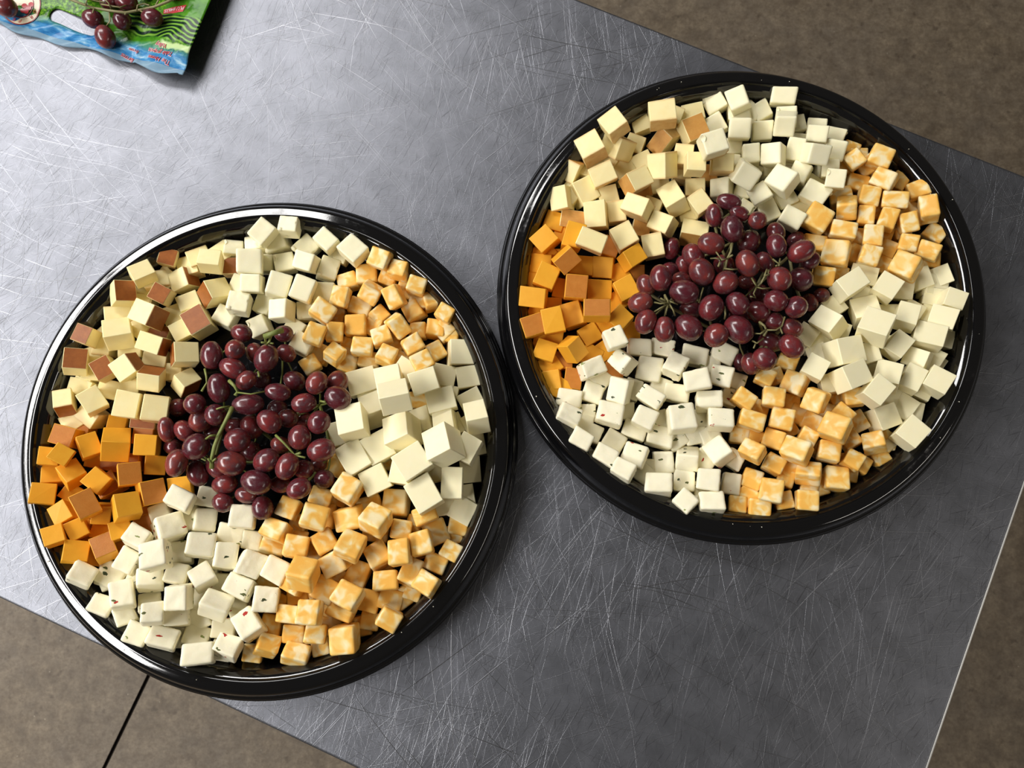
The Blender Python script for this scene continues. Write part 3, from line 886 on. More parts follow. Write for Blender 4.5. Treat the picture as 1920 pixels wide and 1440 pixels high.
1P1 756 990 276 894 76 -257 -356 147 137 147
1P1 1138 968 238 -955 123 77 256 151 151 152
1P2 1307 1059 124 990 16 -60 -119 188 142 161
1P1 1523 1081 135 961 57 -113 -241 171 144 156
1P2 898 1128 135 995 57 -41 -50 170 127 151
1P2 1070 1127 120 -993 -31 48 98 184 127 155
1P1 1277 853 297 -988 -24 114 -94 188 148 163
1P1 1478 895 239 981 53 -116 -140 158 148 153
1P1 367 740 125 -995 24 -9 87 181 138 158
1P2 549 783 114 -982 -3 40 182 146 156 152
1P1 732 788 250 -968 -108 181 127 139 182 158
1P1 658 616 244 -986 58 48 142 187 155 164
1P1 961 739 238 -951 -21 89 292 188 127 156
1P2 835 811 112 981 18 -38 -182 127 156 147
1P1 356 597 251 -967 125 -79 202 174 127 152
1P1 534 489 108 974 -1 -15 -219 138 143 146
1P2 447 429 280 964 -1 -22 -262 152 127 145
1P1 689 420 110 -959 6 10 279 148 159 154
1P2 619 320 252 -963 18 35 264 166 127 150
1P1 906 585 258 -973 26 28 225 163 146 154
1P1 1157 576 282 994 -68 -14 69 188 188 173
1P2 1169 783 122 993 15 -55 -96 188 132 158
1P1 1372 710 242 -991 95 79 18 183 127 155
1P1 1445 571 260 992 -101 -36 -44 176 142 157
1P2 848 508 113 -982 9 43 181 166 127 150
1P2 1031 460 129 -986 54 56 142 188 149 163
1P1 834 324 232 -976 12 105 184 170 157 160
1P3 502 636 102 -999 -8 6 0 127 127 138
1P3 789 653 103 999 9 -10 -1 127 127 138
1P3 1338 597 103 999 8 -17 -1 127 127 138
1P3 1295 467 108 -995 3 16 -86 156 127 147
1P1 1442 347 214 926 -174 -196 266 155 164 158
1P2 1572 298 113 -958 -8 75 273 127 138 141
1P3 1614 873 104 -982 -7 19 182 127 127 138
1P3 1548 756 104 -982 -13 18 181 127 127 138
1P1 744 210 287 -958 88 85 257 155 127 146
1P1 995 112 224 -988 129 68 36 188 146 162
1P2 1198 134 120 996 -46 -45 -47 149 152 152
1P1 1176 -12 248 -917 69 101 378 136 136 143
1P1 1362 -12 260 -988 119 86 9 172 135 154
1P1 1349 150 252 992 -2 -99 -56 165 155 158
1P1 1538 119 112 993 -4 -60 -90 129 156 147
1P2 1057 280 123 995 68 -53 28 146 152 151
1P1 1222 304 152 953 279 -109 -19 160 145 153
1P3 926 237 102 -999 -3 12 0 127 127 138
1P3 1330 74 103 -999 -1 17 0 127 127 138
1P1 686 1148 364 984 -2 -26 171 141 147 148
1C1 199 1931 226 933 40 -121 334 166 152 158
1C2 406 1948 243 -990 -37 -14 131 143 191 163
1C1 838 1784 253 -950 -32 -103 -289 153 132 148
1C3 330 2002 104 989 19 -2 -137 129 129 140
1C2 163 1771 118 997 57 -5 -29 166 144 156
1C1 206 1638 260 974 76 3 -210 155 170 160
1C3 126 1641 106 998 14 0 -46 137 129 143
1C1 109 1482 250 986 129 -67 -70 191 149 165
1C1 347 1748 323 904 231 -45 355 169 129 152 t
1C3 303 1819 105 999 23 -4 -2 129 129 140
1C2 474 1756 120 996 57 -20 -50 174 143 158
1C1 641 1740 140 -987 -106 103 47 155 157 157
1C1 420 1553 258 -996 -62 6 46 162 174 164 t
1C1 609 1568 130 -996 -69 35 25 184 143 161
1C2 323 1576 112 992 48 -10 -109 129 151 147
1C2 791 1547 230 969 23 -46 237 149 159 155
1C2 102 1263 250 -986 -34 10 -156 157 150 155 t
1C1 250 1301 268 992 60 -38 99 153 185 164
1C1 407 1370 148 -983 -13 112 -134 154 180 163
1C1 560 1352 367 -998 36 34 10 191 129 159 t
1C2 742 1319 238 -930 -35 25 362 145 150 151
1C1 533 1221 117 -965 3 32 -257 145 147 151
1C1 193 1088 167 -986 17 5 161 153 149 153
1C1 391 1091 260 900 184 200 336 129 155 148
1C2 642 1105 110 -953 -15 37 -298 129 141 144
1C3 839 1256 105 999 16 -11 -2 129 129 140
1C3 697 1901 107 -982 -18 6 182 129 150 146 t
1C3 882 1694 105 999 21 -11 -4 129 129 140 t
1C3 250 1214 108 -995 -16 2 89 160 129 149
1C3 254 1443 104 -999 -19 3 1 129 129 140
1C1 254 887 125 987 78 -108 79 129 144 145
1C2 402 891 110 -996 -18 18 73 129 156 148 t
1C3 705 956 104 999 12 -9 -1 129 129 140 t
1C3 332 1030 104 999 13 -4 -1 129 129 140 t
1C3 270 2101 110 808 0 0 588 150 150 150
1P3 903 197 109 896 0 0 441 148 148 148
1P3 1341 281 109 895 0 0 444 148 148 148
1G3 807 2516 113 974 0 0 221 156 156 156
1C3 145 1396 110 853 0 0 519 150 150 150
1M3 2612 2618 107 721 0 0 691 143 143 143
1C3 751 1691 110 969 0 0 244 150 150 150
0G3 -2831 1519 109 764 0 0 644 147 147 147
0G3 -3245 819 109 849 0 0 526 147 147 147
0G3 -3288 572 109 956 0 0 289 147 147 147
0H3 -1863 1929 105 996 0 0 71 141 141 141
0M3 -483 -249 107 986 0 0 162 143 143 143
0C3 -3117 -264 109 879 0 0 474 148 148 148
0P3 -2268 -830 116 972 0 0 232 161 161 161
0M3 -1488 1083 107 834 0 0 549 143 143 143
0W3 -403 -67 122 859 0 0 510 173 173 173
0P3 -2927 -540 116 799 0 0 600 161 161 161
0M3 -823 -682 107 943 0 0 330 143 143 143
1G3 553 2524 113 827 0 0 560 156 156 156
1M3 2774 2453 107 771 0 0 636 143 143 143
1C3 715 1461 110 952 0 0 304 150 150 150
0G3 -3065 1234 109 929 0 0 367 147 147 147
1M3 2382 208 107 774 0 0 631 143 143 143
0P3 -2917 -551 116 976 0 0 214 161 161 161
1G3 399 2333 113 903 0 0 426 156 156 156
0G3 -2259 1859 109 950 0 0 308 147 147 147
0G3 -2667 1655 109 886 0 0 462 147 147 147
0G3 -2512 1751 109 987 0 0 154 147 147 147
1C3 617 1282 110 830 0 0 556 150 150 150
0G3 -2843 1277 109 902 0 0 430 147 147 147
1C3 178 1171 110 749 0 0 661 150 150 150
0G3 -3158 1062 109 986 0 0 161 147 147 147
1P3 595 882 109 888 0 0 458 148 148 148
1P3 1146 443 109 957 0 0 286 148 148 148
1M3 2157 102 107 987 0 0 151 143 143 143
0P3 -2372 -134 116 985 0 0 167 161 161 161
0C3 -3057 -367 109 781 0 0 624 148 148 148
0M3 -1114 -881 107 994 0 0 99 143 143 143
1C3 186 1857 110 925 0 0 377 150 150 150
1W3 3119 1587 115 785 0 0 618 161 161 161
0M3 -754 1498 107 726 0 0 687 143 143 143
0M3 -1105 1293 107 849 0 0 526 143 143 143
1C3 535 1065 110 860 0 0 508 150 150 150
1C3 230 990 110 958 0 0 285 150 150 150
1C3 309 810 110 864 0 0 501 150 150 150
1P3 1033 575 109 987 0 0 155 148 148 148
1M3 1704 467 107 924 0 0 379 143 143 143
1M3 2674 431 107 929 0 0 368 143 143 143
1M3 1654 45 107 952 0 0 304 143 143 143
0P3 -2342 -949 116 999 0 0 15 161 161 161
1H3 1799 2977 109 914 0 0 402 149 149 149
1G3 1265 2940 113 986 0 0 160 156 156 156
1G3 726 2679 113 835 0 0 549 156 156 156
1G3 723 2676 113 953 0 0 300 156 156 156
1H3 2135 2208 109 955 0 0 294 149 149 149
1M3 2953 2185 107 755 0 0 654 143 143 143
0G3 -2675 1649 109 952 0 0 303 147 147 147
1W3 2552 1522 115 962 0 0 270 161 161 161
0M3 -561 1262 107 929 0 0 368 143 143 143
1W3 2216 1174 115 996 0 0 73 161 161 161
1P3 1413 1001 109 749 0 0 661 148 148 148
1W3 3038 1002 115 903 0 0 427 161 161 161
1P3 1040 819 109 833 0 0 551 148 148 148
1W3 2710 739 115 789 0 0 613 161 161 161
1M3 2044 623 107 833 0 0 551 143 143 143
1W3 2857 648 115 802 0 0 595 161 161 161
1P3 469 565 109 799 0 0 600 148 148 148
1P3 1394 467 109 979 0 0 198 148 148 148
1M3 1955 244 107 928 0 0 369 143 143 143
0C3 -3197 -90 109 978 0 0 204 148 148 148
0M3 -1289 -544 107 968 0 0 247 143 143 143
"""
KN = dict(W='white', H='havarti', G='gouda', C='cheddar', M='marble', P='pepper')
LOOK = dict(white='plain white', havarti='holey white', gouda='smoked pale', cheddar='orange cheddar', marble='marbled', pepper='herbed white')
PREV = {('gouda', ''): 'orange cheddar', ('havarti', ''): 'smoked', ('marble', 'upper'): 'holey white', ('white', ''): 'upper marbled', ('marble', 'lower'): 'plain white', ('pepper', ''): 'lower marbled', ('cheddar', ''): 'herbed'}
ORD = 'first second third fourth fifth sixth seventh eighth ninth tenth eleventh twelfth thirteenth fourteenth fifteenth sixteenth seventeenth eighteenth nineteenth twentieth'.split()
NAME = dict(white='plain_cheese_cube', havarti='holey_cheese_cube', gouda='smoked_cheese_cube', cheddar='cheddar_cube', marble='marbled_cheese_cube', pepper='herbed_cheese_cube')
cubes = []
rnd = random.Random(11)
for ln in DATA.split('\n'):
    s = ln.split()
    if len(s) < 11: continue
    k = KN[s[0][1]]; ti = int(s[0][0]); lv = int(s[0][2]); x = list(map(int, s[1:11]))
    cubes.append(dict(kind=k, t=ti, lv=lv, p=Vector((x[0] * 1e-4, x[1] * 1e-4, TZ + x[2] * 1e-4)), q=Quaternion((x[3] / 999, x[4] / 999, x[5] / 999, x[6] / 999)).normalized(), d=Vector((x[7] * 1e-4, x[8] * 1e-4, x[9] * 1e-4)), rind=s[11] if len(s) > 11 else ''))
heaps = {}
for c in cubes:
    r = c['p'] - TC[c['t']]; c['r'] = math.hypot(r.x, r.y); c['a'] = -math.atan2(r.y, r.x)
    c['half'] = ('upper' if r.y > -.02 - .0 * r.x else 'lower') if c['kind'] == 'marble' else ''
    heaps.setdefault((c['t'], c['kind'], c['half']), []).append(c)
for (ti, kind, half), L in heaps.items():
    cx = sum(math.cos(c['a']) for c in L); sx = sum(math.sin(c['a']) for c in L); mid = math.atan2(sx, cx)
    for c in L: c['da'] = (c['a'] - mid + math.pi) % (2 * math.pi) - math.pi
    L.sort(key=lambda c: -c['r']); n = len(L); nrow = max(2, min(5, round(n / 9)))
    names = {2: ('rim row', 'inner row'), 3: ('rim row', 'middle row', 'inner row'), 4: ('rim row', 'second row', 'third row', 'inner row'), 5: ('rim row', 'second row', 'third row', 'fourth row', 'inner row')}[nrow]
    for i in range(nrow):
        row = L[round(i * n / nrow):round((i + 1) * n / nrow)]; row.sort(key=lambda c: c['da'])
        for j, c in enumerate(row):
            side = ('left', 'right')[ti]
            heap = (half + ' heap, ') if half else ''
            st = '' if kind == 'marble' else 'brown-topped ' if c['rind'] == 't' and kind == 'gouda' else 'brown-sided ' if c['rind'] and kind == 'gouda' else 'rind-topped ' if c['rind'] else 'half-buried ' if c['lv'] == 3 else ''
            lk = 'smoked' if kind == 'gouda' and st else 'cheddar' if kind == 'cheddar' and st else LOOK[kind]
            if kind == 'pepper': st = ''
            c['label'] = f"{st}{lk} cheese cube, {side} tray, {heap}{names[i]}, {ORD[j]} from {PREV[kind, half]} cubes"
            c['group'] = f"{LOOK[kind]} cheese cubes, {(half + ' heap, ') if half else ''}{side} tray"
for i, c in enumerate(cubes):
    kind = c['kind']; h = (i * 7919) % 97
    m = VAR[kind][i % 7]
    if kind == 'havarti' and h % 10 < 5: m = HOLEY[i % 5]
    if kind == 'pepper' and h % 10 < 1: m = DENTP[i % 2]
    if c['rind']: m = PLAIN[kind]
    o = bpy.data.objects.new(NAME[kind], m); COL.objects.link(o)
    o.location = c['p']; o.rotation_mode = 'QUATERNION'; o.rotation_quaternion = c['q']; o.scale = c['d']
    tag(o, c['label'], 'cheese', c['group'])
    if c['rind']:
        mk = 'orind' if kind == 'cheddar' else ('rind' if c['t'] == 0 else 'tan')
        rr = bpy.data.objects.new('rind', RIND[c['rind'], mk]); COL.objects.link(rr); rr.parent = o
        rr['label'] = 'brown smoked rind' if kind == 'gouda' else 'darker orange smoked rind'
# ------------------------------------------------------------------ grapes
def grape_mesh(seed):
    rnd = random.Random(seed); bm = bmesh.new(); bmesh.ops.create_uvsphere(bm, u_segments=20, v_segments=14, radius=1)
    a, b, c = rnd.uniform(0, 6), rnd.uniform(0, 6), rnd.uniform(.02, .06)
    for v in bm.verts:
        x, y, z = v.co
        k = 1 + c * z + .02 * math.sin(3 * x + a) * math.cos(2 * y + b)
        v.co = Vector((x * k, y * k, z))
        rr = math.hypot(x, y)
        if rr < .3: v.co.z *= 1 - .05 * (1 - rr / .3)
    bmesh.ops.rotate(bm, cent=(0, 0, 0), matrix=Matrix.Rotation(math.pi / 2, 3, 'Y'), verts=bm.verts)   # long axis along x
    for f in bm.faces: f.smooth = True
    m = bm_mesh(bm, 'grape'); m.materials.append(M['grape']); return m
GM = [grape_mesh(k) for k in range(5)]
GD = """
1 1517 2138 460 93 59 15 1
1 1589 2048 460 76 54 20 1
1 1530 1931 460 101 82 80 1
1 1715 1996 460 69 65 0 1
1 1377 1822 460 99 82 10 1
1 1687 1879 330 92 84 -50 2
1 1843 1808 460 90 71 80 1
1 1888 1952 330 77 66 60 2
1 2016 1763 460 103 79 -25 1
1 2130 1734 330 75 61 -40 2
1 2084 1944 188 72 59 -30 3
1 1632 1675 460 103 83 60 1
1 1275 1779 330 92 79 60 2
1 1301 1613 460 105 88 60 1
1 1468 1533 460 94 83 -35 1
1 1009 1569 460 98 79 85 1
1 925 1554 331 83 68 60 2
1 1172 1464 460 109 89 15 1
1 1186 1589 330 74 61 20 2
1 860 1389 460 91 74 -15 1
1 894 1250 460 93 76 -65 1
1 1025 1194 460 95 74 90 1
1 1194 1207 460 106 89 40 1
1 1359 1350 460 100 85 -60 1
1 1547 1380 460 91 79 50 1
1 1386 1150 460 89 84 -40 1
1 1548 1193 460 114 91 45 1
1 1852 1559 460 92 87 60 1
1 2054 1597 330 92 87 60 2
1 1794 1724 330 83 66 60 2
1 1700 1614 190 72 58 20 3
1 1819 1402 460 87 76 20 1
1 1731 1351 330 91 78 30 2
1 1960 1354 460 83 76 -50 1
1 1845 1280 330 74 69 0 2
1 2161 1458 190 71 58 70 3
1 2249 1514 191 62 54 0 3
1 1970 1235 330 82 67 30 2
1 1912 1073 460 97 80 40 1
1 1240 1743 190 81 67 70 3
1 1147 1877 188 86 63 -80 3
1 1127 1711 190 67 58 0 3
1 1440 2081 331 89 66 80 2
1 1421 2176 186 73 59 60 3
1 1851 1163 190 89 75 20 3
1 1719 983 460 88 80 30 1
1 1660 972 330 82 69 70 2
1 1631 1007 190 71 57 70 3
1 1276 1399 190 89 71 0 3
1 1538 1750 190 85 76 30 3
1 1783 1524 190 80 76 0 3
1 1629 1344 190 80 76 0 3
0 -2167 1010 460 103 77 85 1
0 -2006 1049 460 75 68 -60 1
0 -1907 1050 330 77 65 70 2
0 -1781 987 460 105 83 -65 1
0 -1678 1048 335 73 62 40 2
0 -2012 1198 331 81 66 20 2
0 -1705 1192 330 70 62 0 2
0 -2014 916 460 101 71 25 1
0 -1914 830 460 79 64 -40 1
0 -2104 775 460 108 77 80 1
0 -1687 748 460 93 62 10 1
0 -1892 662 460 112 74 -5 1
0 -1613 848 330 84 69 30 2
0 -1417 812 460 88 75 -60 1
0 -1305 832 330 92 77 -70 2
0 -1501 669 460 89 71 -10 1
0 -1263 705 472 97 82 30 1
0 -2266 662 460 78 75 0 1
0 -2116 587 460 78 74 60 1
0 -2264 568 330 99 84 -50 2
0 -1737 542 460 93 78 40 1
0 -1903 517 330 91 76 60 2
0 -1647 578 330 76 68 20 2
0 -1391 535 460 85 78 -60 1
0 -1521 431 460 89 78 90 1
0 -1369 342 460 100 81 -15 1
0 -2511 496 330 95 61 80 2
0 -2383 487 330 87 68 45 2
0 -2237 364 460 100 89 -40 1
0 -1955 409 460 92 85 -20 1
0 -1988 253 460 103 88 10 1
0 -2367 253 460 100 74 -75 1
0 -2521 382 190 66 58 0 3
0 -1898 877 190 75 67 0 3
0 -1770 664 190 74 66 0 3
0 -2077 530 190 74 66 0 3
0 -2270 189 330 98 75 70 2
0 -2136 234 330 94 72 50 2
0 -1745 270 460 99 81 -30 1
0 -1599 230 460 99 77 -65 1
0 -1809 122 460 110 84 15 1
0 -2073 112 329 94 71 -10 2
0 -1518 215 330 72 68 0 2
0 -1513 79 460 88 73 -30 1
0 -1372 148 330 73 66 0 2
0 -1679 110 330 75 60 10 2
0 -1916 36 330 82 60 10 2
0 -2079 -18 335 75 67 30 2
0 -1796 -53 333 86 75 80 2
0 -1950 351 190 78 74 0 3
0 -1692 388 330 72 61 20 2
0 -2504 671 188 70 67 0 3
0 -2223 491 190 78 58 0 3
0 -1579 585 190 62 58 0 3
0 -1453 253 190 66 58 0 3
"""
grapes = []
for ln in GD.split('\n'):
    s = ln.split()
    if len(s) < 8: continue
    x = list(map(int, s[1:])); grapes.append((int(s[0]), Vector((x[0] * 1e-4, x[1] * 1e-4, TZ + x[2] * 1e-4)), x[3] * 1e-4, x[4] * 1e-4, math.radians(x[5]), x[6]))
def PX(L, ox, oy, sc): return [(ox + a / sc, oy + b / sc) for a, b in L]
def RT(*L): return PX(L, 1160, 350, 4.4444)
BUNCH = [   # tray, label, anchor pixels, [(pixels, height, radius)], stem material
    (0, 'red grape bunch in the left tray with a thick green stem, filling its middle', [(420, 770), (400, 870), (550, 860), (480, 800), (600, 760), (620, 850), (560, 920), (480, 900)],
     [([(436, 764), (428, 780), (420, 796), (410, 816), (402, 838), (398, 856), (397, 878)], .050, .0014), ([(430, 714), (440, 724), (446, 734), (441, 742)], .052, .0011), ([(446, 736), (470, 739), (496, 734)], .052, .0005),
      ([(384, 692), (387, 706), (388, 718), (378, 734)], .049, .0007), ([(517, 816), (532, 830), (545, 844), (552, 853), (563, 849)], .047, .0008), ([(552, 853), (572, 858)], .046, .0006), ([(404, 816), (394, 817), (385, 824)], .051, .0007),
      ([(484, 697), (486, 706)], .050, .0006), ([(397, 866), (405, 860)], .05, .0006), ([(397, 868), (390, 860)], .05, .0006), ([(398, 770), (415, 764), (430, 762)], .05, .0006), ([(601, 752), (610, 754)], .05, .0006)], 'stem'),
    (0, 'small red grape bunch in the left tray, below the holey white cubes', [(500, 655), (430, 650), (530, 660)],
     [([(497, 631), (512, 625), (529, 619)], .058, .0018), ([(508, 628), (505, 640), (500, 646)], .054, .0008), ([(500, 643), (490, 642)], .053, .0006), ([(503, 642), (512, 644)], .053, .0006)], 'stem'),
    (1, 'red grape bunch in the right tray beside the orange cheddar cubes', [(1250, 572), (1290, 530), (1330, 590), (1340, 620), (1200, 540)],
     [(RT((385, 905), (410, 950), (415, 985)), .050, .0009), (RT((410, 965), (350, 975), (298, 965)), .051, .0007), (RT((400, 985), (340, 1015), (300, 1042)), .051, .0007), (RT((412, 980), (398, 1040), (392, 1066)), .05, .0007),
      (RT((425, 980), (455, 1030), (470, 1075)), .05, .0007), (RT((415, 950), (450, 965), (490, 980)), .051, .0006), (RT((405, 960), (350, 930)), .051, .0006), (RT((705, 845), (690, 890), (670, 965)), .046, .0007), (RT((880, 1000), (890, 1060), (885, 1100)), .046, .0009)], 'brown_stem'),
    (1, 'red grape bunch in the right tray below the holey white cubes', [(1360, 482), (1340, 420), (1370, 400), (1400, 440), (1300, 490)],
     [(RT((945, 475), (935, 540), (905, 600), (885, 690)), .050, .0011), (RT((905, 600), (860, 610), (830, 570), (810, 540)), .051, .0007), (RT((860, 610), (810, 595), (768, 600)), .051, .0007), (RT((850, 612), (830, 665)), .05, .0007),
      (RT((890, 685), (940, 690), (990, 688)), .05, .0007), (RT((915, 590), (950, 570)), .051, .0008), (RT((1080, 235), (1105, 215), (1122, 180), (1135, 172)), .056, .0008)], 'brown_stem'),
    (1, 'red grape bunch in the right tray beside the upper marbled cubes', [(1440, 500), (1420, 535), (1480, 480), (1500, 560), (1450, 560)],
     [(RT((1255, 735), (1220, 740), (1190, 800), (1155, 840)), .049, .0009), (RT((1235, 690), (1215, 745)), .049, .0007), (RT((1155, 835), (1130, 800), (1110, 765)), .049, .0008), (RT((1155, 840), (1200, 850), (1262, 845)), .05, .0006),
      (RT((1150, 840), (1125, 890), (1140, 925), (1095, 915)), .05, .0007), (RT((1285, 605), (1330, 640), (1390, 605)), .049, .0007), (RT((1345, 600), (1335, 660)), .049, .0006), (RT((1335, 650), (1310, 660)), .048, .0006)], 'brown_stem'),
    (1, 'small red grape bunch in the right tray above the lower marbled cubes', [(1430, 622), (1480, 650), (1430, 660), (1470, 610), (1400, 680)],
     [(RT((1175, 1130), (1215, 1160), (1235, 1205), (1210, 1245)), .048, .0010), (RT((1230, 1190), (1180, 1225), (1125, 1225)), .049, .0007), (RT((1235, 1195), (1310, 1195), (1360, 1165), (1385, 1085)), .049, .0007), (RT((1345, 1175), (1365, 1225)), .049, .0006),
      (RT((1115, 1285), (1150, 1305), (1205, 1265)), .047, .0007), (RT((1145, 1300), (1125, 1345)), .047, .0006)], 'brown_stem')]
members = [[] for _ in BUNCH]
def pix(p):
    c = RM.inverted() @ (p - CAMP); return Vector((960 + F * c.x / -c.z, 720 - F * c.y / -c.z))
for g in grapes:
    P = pix(g[1]); best = min((min((P - Vector(a)).length for a in b[2]), i) for i, b in enumerate(BUNCH) if b[0] == g[0])
    members[best[1]].append(g)
def put_grape(root, base, p, a, b, yaw, k, tilt=0.0):
    o = bpy.data.objects.new('grape', GM[k % 5]); COL.objects.link(o); o.parent = root; o.location = p - base
    R = RM.to_4x4() @ Matrix.Rotation(-yaw, 4, 'Z') @ Matrix.Rotation(tilt, 4, 'Y') @ Matrix.Rotation(k * 1.3, 4, 'X')
    o.rotation_euler = R.to_euler(); o.scale = (a, b, b); return o
rnd = random.Random(5)
for (ti, lab, anch, stems, sm), mem in zip(BUNCH, members):
    base = sum((m[1] for m in mem), Vector()) / len(mem); base.z = TZ + .0030
    root = empty('grape_bunch', base, lab, 'grapes', 'red grape bunches on the cheese trays')
    hubs, paths = [], []
    for pts, h, r in stems:
        P = [(at(u, v, h + .0035 * math.sin(i * 1.9)) - base, r * (.8 if sm == 'brown_stem' else 1) * (1.25 if i in (0, len(pts) - 1) else 1)) for i, (u, v) in enumerate(pts)]
        paths.append(P); hubs += [p for p, _ in P]
    low = [at(u, v, .024) - base for u, v in anch]
    for a, b in zip(low, low[1:]): paths.append([(a, .0012), ((a + b) / 2 - Vector((0, 0, .004)), .0012), (b, .0012)])
    paths.append([(hubs[0], .0009), ((hubs[0] + low[0]) / 2, .0010), (low[0], .0012)])
    for k, (t_, p, a, b, yaw, lv) in enumerate(mem):
        put_grape(root, base, p, a, b, yaw, k, rnd.uniform(-.25, .25))
        q = min(low, key=lambda h: (h - (p - base)).length); e = (p - base) + Vector((0, 0, -b * .6))
        paths.append([(e, .0007), ((e + q) / 2 + Vector((0, 0, -.003)), .0006), (q, .0008)])
    link('stem', tube(paths, 6), root, [M[sm]])
# ------------------------------------------------------------------ printed plastic grape bag
B0 = at(343, 141, .0125); B0.z = TZ
bx = Vector((.953, -.303, 0)).normalized(); by = Vector((.303, .953, 0)).normalized()
BM = Matrix((bx, by, Vector((0, 0, 1)))).transposed().to_4x4(); BM.translation = B0
def bag_h(x, y):
    e = math.exp(-(x / .050) ** 2)
    h = .0022 + .0135 * e * (1 - .25 * math.exp(-((y) / .012) ** 2)) + .0016 * math.sin(x * 70 + y * 45) * (1 - math.exp(-(y / .01) ** 2)) * .6
    h += .0012 * math.sin(x * 170 - y * 260 + 1) * math.exp(-((y - .006) / .018) ** 2) + .0025 * math.exp(-((x + .075) / .012) ** 2 - ((y - .002) / .012) ** 2)
    h += .0022 * max(0, 1 - abs(x + .043 + .3 * y) / .004) * math.exp(-y / .012)
    return max(h, .0012)
Binv = BM.inverted()
def bag_xy(u, v, z=.012): p = Binv @ at(u, v, z); return Vector((p.x, p.y))
S0, S1 = bag_xy(100, 22, .006), bag_xy(172, 52, .006); SR = .0060
def slot_d(p):
    d = S1 - S0; k = max(0, min(1, (p - S0).dot(d) / d.dot(d))); q = S0 + d * k; return (p - q).length - SR, q
def make_bag():
    NX, NY, wx, wy = 176, 128, .30, .22
    V, Fc = [], []
    for j in range(NY + 1):
        for i in range(NX + 1):
            x = -wx + wx * i / NX; y = wy * j / NY
            yy = y + (.0016 * math.sin(x * 60) + .0014 * math.sin(x * 150 + 2)) * (1 - y / wy) if x < -.004 else y
            V.append([x, yy])
    keep = []
    for j in range(NY):
        for i in range(NX):
            a = j * (NX + 1) + i; f = (a, a + 1, a + NX + 2, a + NX + 1)
            c = Vector((sum(V[k][0] for k in f) / 4, sum(V[k][1] for k in f) / 4))
            if slot_d(c)[0] > 0: keep.append(f)
    cnt = {}
    for f in keep:
        for k in f: cnt[k] = cnt.get(k, 0) + 1
    for k in cnt:
        d, q = slot_d(Vector(V[k]))
        if cnt[k] < 4 and abs(d) < .004: v = Vector(V[k]) - q; v = q + v.normalized() * SR; V[k] = [v.x, v.y]
    idx = {k: n for n, k in enumerate(sorted(cnt))}
    m = bpy.data.meshes.new('bag_sheet'); m.from_pydata([(V[k][0], V[k][1], bag_h(*V[k])) for k in sorted(cnt)], [], [tuple(idx[k] for k in f) for f in keep])
    for p in m.polygons: p.use_smooth = True
    return m
def mat_bag():
    t = NT('printed_bag_plastic'); tc = t.n.new('ShaderNodeTexCoord'); v = tc.outputs['Object']
    sep = t.n.new('ShaderNodeSeparateXYZ'); t.l(v, sep.inputs[0]); X, Y = sep.outputs[0], sep.outputs[1]
    nz = t.noise(v, 60, 3, .6)
    yw = t.math('ADD', Y, t.math('MULTIPLY', t.math('SUBTRACT', nz, .5), .010))
    leaf = t.ramp(t.noise(v, 420, 4, .7), [(.32, lin(20, 46, 16)), (.48, lin(58, 104, 26)), (.62, lin(112, 160, 40)), (.75, lin(150, 190, 70))])
    grass = t.ramp(t.noise(v, 110, 4, .6), [(.3, lin(44, 102, 22)), (.7, lin(86, 146, 34))])
    green = t.mix(t.ramp(t.noise(v, 22, 2, .5), [(.45, (0, 0, 0, 1)), (.55, (1, 1, 1, 1))]), leaf, grass)
    wv = t.n.new('ShaderNodeTexWave'); wv.bands_direction = 'Y'; wv.inputs['Scale'].default_value = 78; wv.inputs['Distortion'].default_value = 0
    mp = t.n.new('ShaderNodeVectorMath'); mp.operation = 'MULTIPLY_ADD'; mp.inputs[1].default_value = (0, .030, 0); t.l(t.noise(v, 24, 2, .55, 'Color'), mp.inputs[0]); t.l(v, mp.inputs[2]); t.l(mp.outputs[0], wv.inputs['Vector'])
    fur = t.ramp(wv.outputs['Fac'], [(.25, lin(16, 38, 26)), (.5, lin(34, 70, 30)), (.68, lin(84, 130, 42)), (.9, lin(116, 160, 60))])
    def band(val, lo, hi, soft): return t.math('MULTIPLY', t.math('SMOOTH_MIN', 1, t.math('MAXIMUM', 0, t.math('DIVIDE', t.math('SUBTRACT', val, lo), soft)), 0), t.math('SMOOTH_MIN', 1, t.math('MAXIMUM', 0, t.math('DIVIDE', t.math('SUBTRACT', hi, val), soft)), 0))
    green = t.mix(t.math('MULTIPLY', band(yw, .024, .048, .002), band(X, -.072, .01, .004)), green, fur)
    green = t.mix(t.math('MULTIPLY', band(yw, .017, .024, .0015), band(X, -.030, .01, .004)), green, lin(178, 200, 142))
    sky = t.ramp(t.noise(t.coord(src=v, scale=(1, 2.5, 1)), 75, 4, .6), [(.36, lin(36, 96, 150)), (.52, lin(66, 130, 178)), (.62, lin(116, 164, 194)), (.72, lin(176, 200, 212))])
    sk = t.ramp(yw, [(.0145, (0, 0, 0, 1)), (.0165, (1, 1, 1, 1))])
    col = t.mix(sk, sky, green)
    edge = t.math('LESS_THAN', Y, .0042)
    col = t.mix(t.math('MULTIPLY', edge, .75), col, lin(150, 178, 194))
    t.l(col, t.b.inputs['Base Color'])
    al = t.math('SUBTRACT', 1, t.math('MULTIPLY', edge, .35)); t.l(al, t.b.inputs['Alpha'])
    t.set(Roughness=.16, IOR=1.4, Specular_IOR_Level=.16)
    t.l(t.bump(t.noise(v, 55, 3, .55), .22, .004), t.b.inputs['Normal']); return t.m
bag = link('grape_bag', make_bag(), None, [mat_bag()]); bag.matrix_world = BM
so = bag.modifiers.new('Solidify', 'SOLIDIFY'); so.thickness = .0004; so.offset = -1
tag(bag, 'printed green and blue plastic grape bag with a handle slot, lying beside the trays', 'bag')
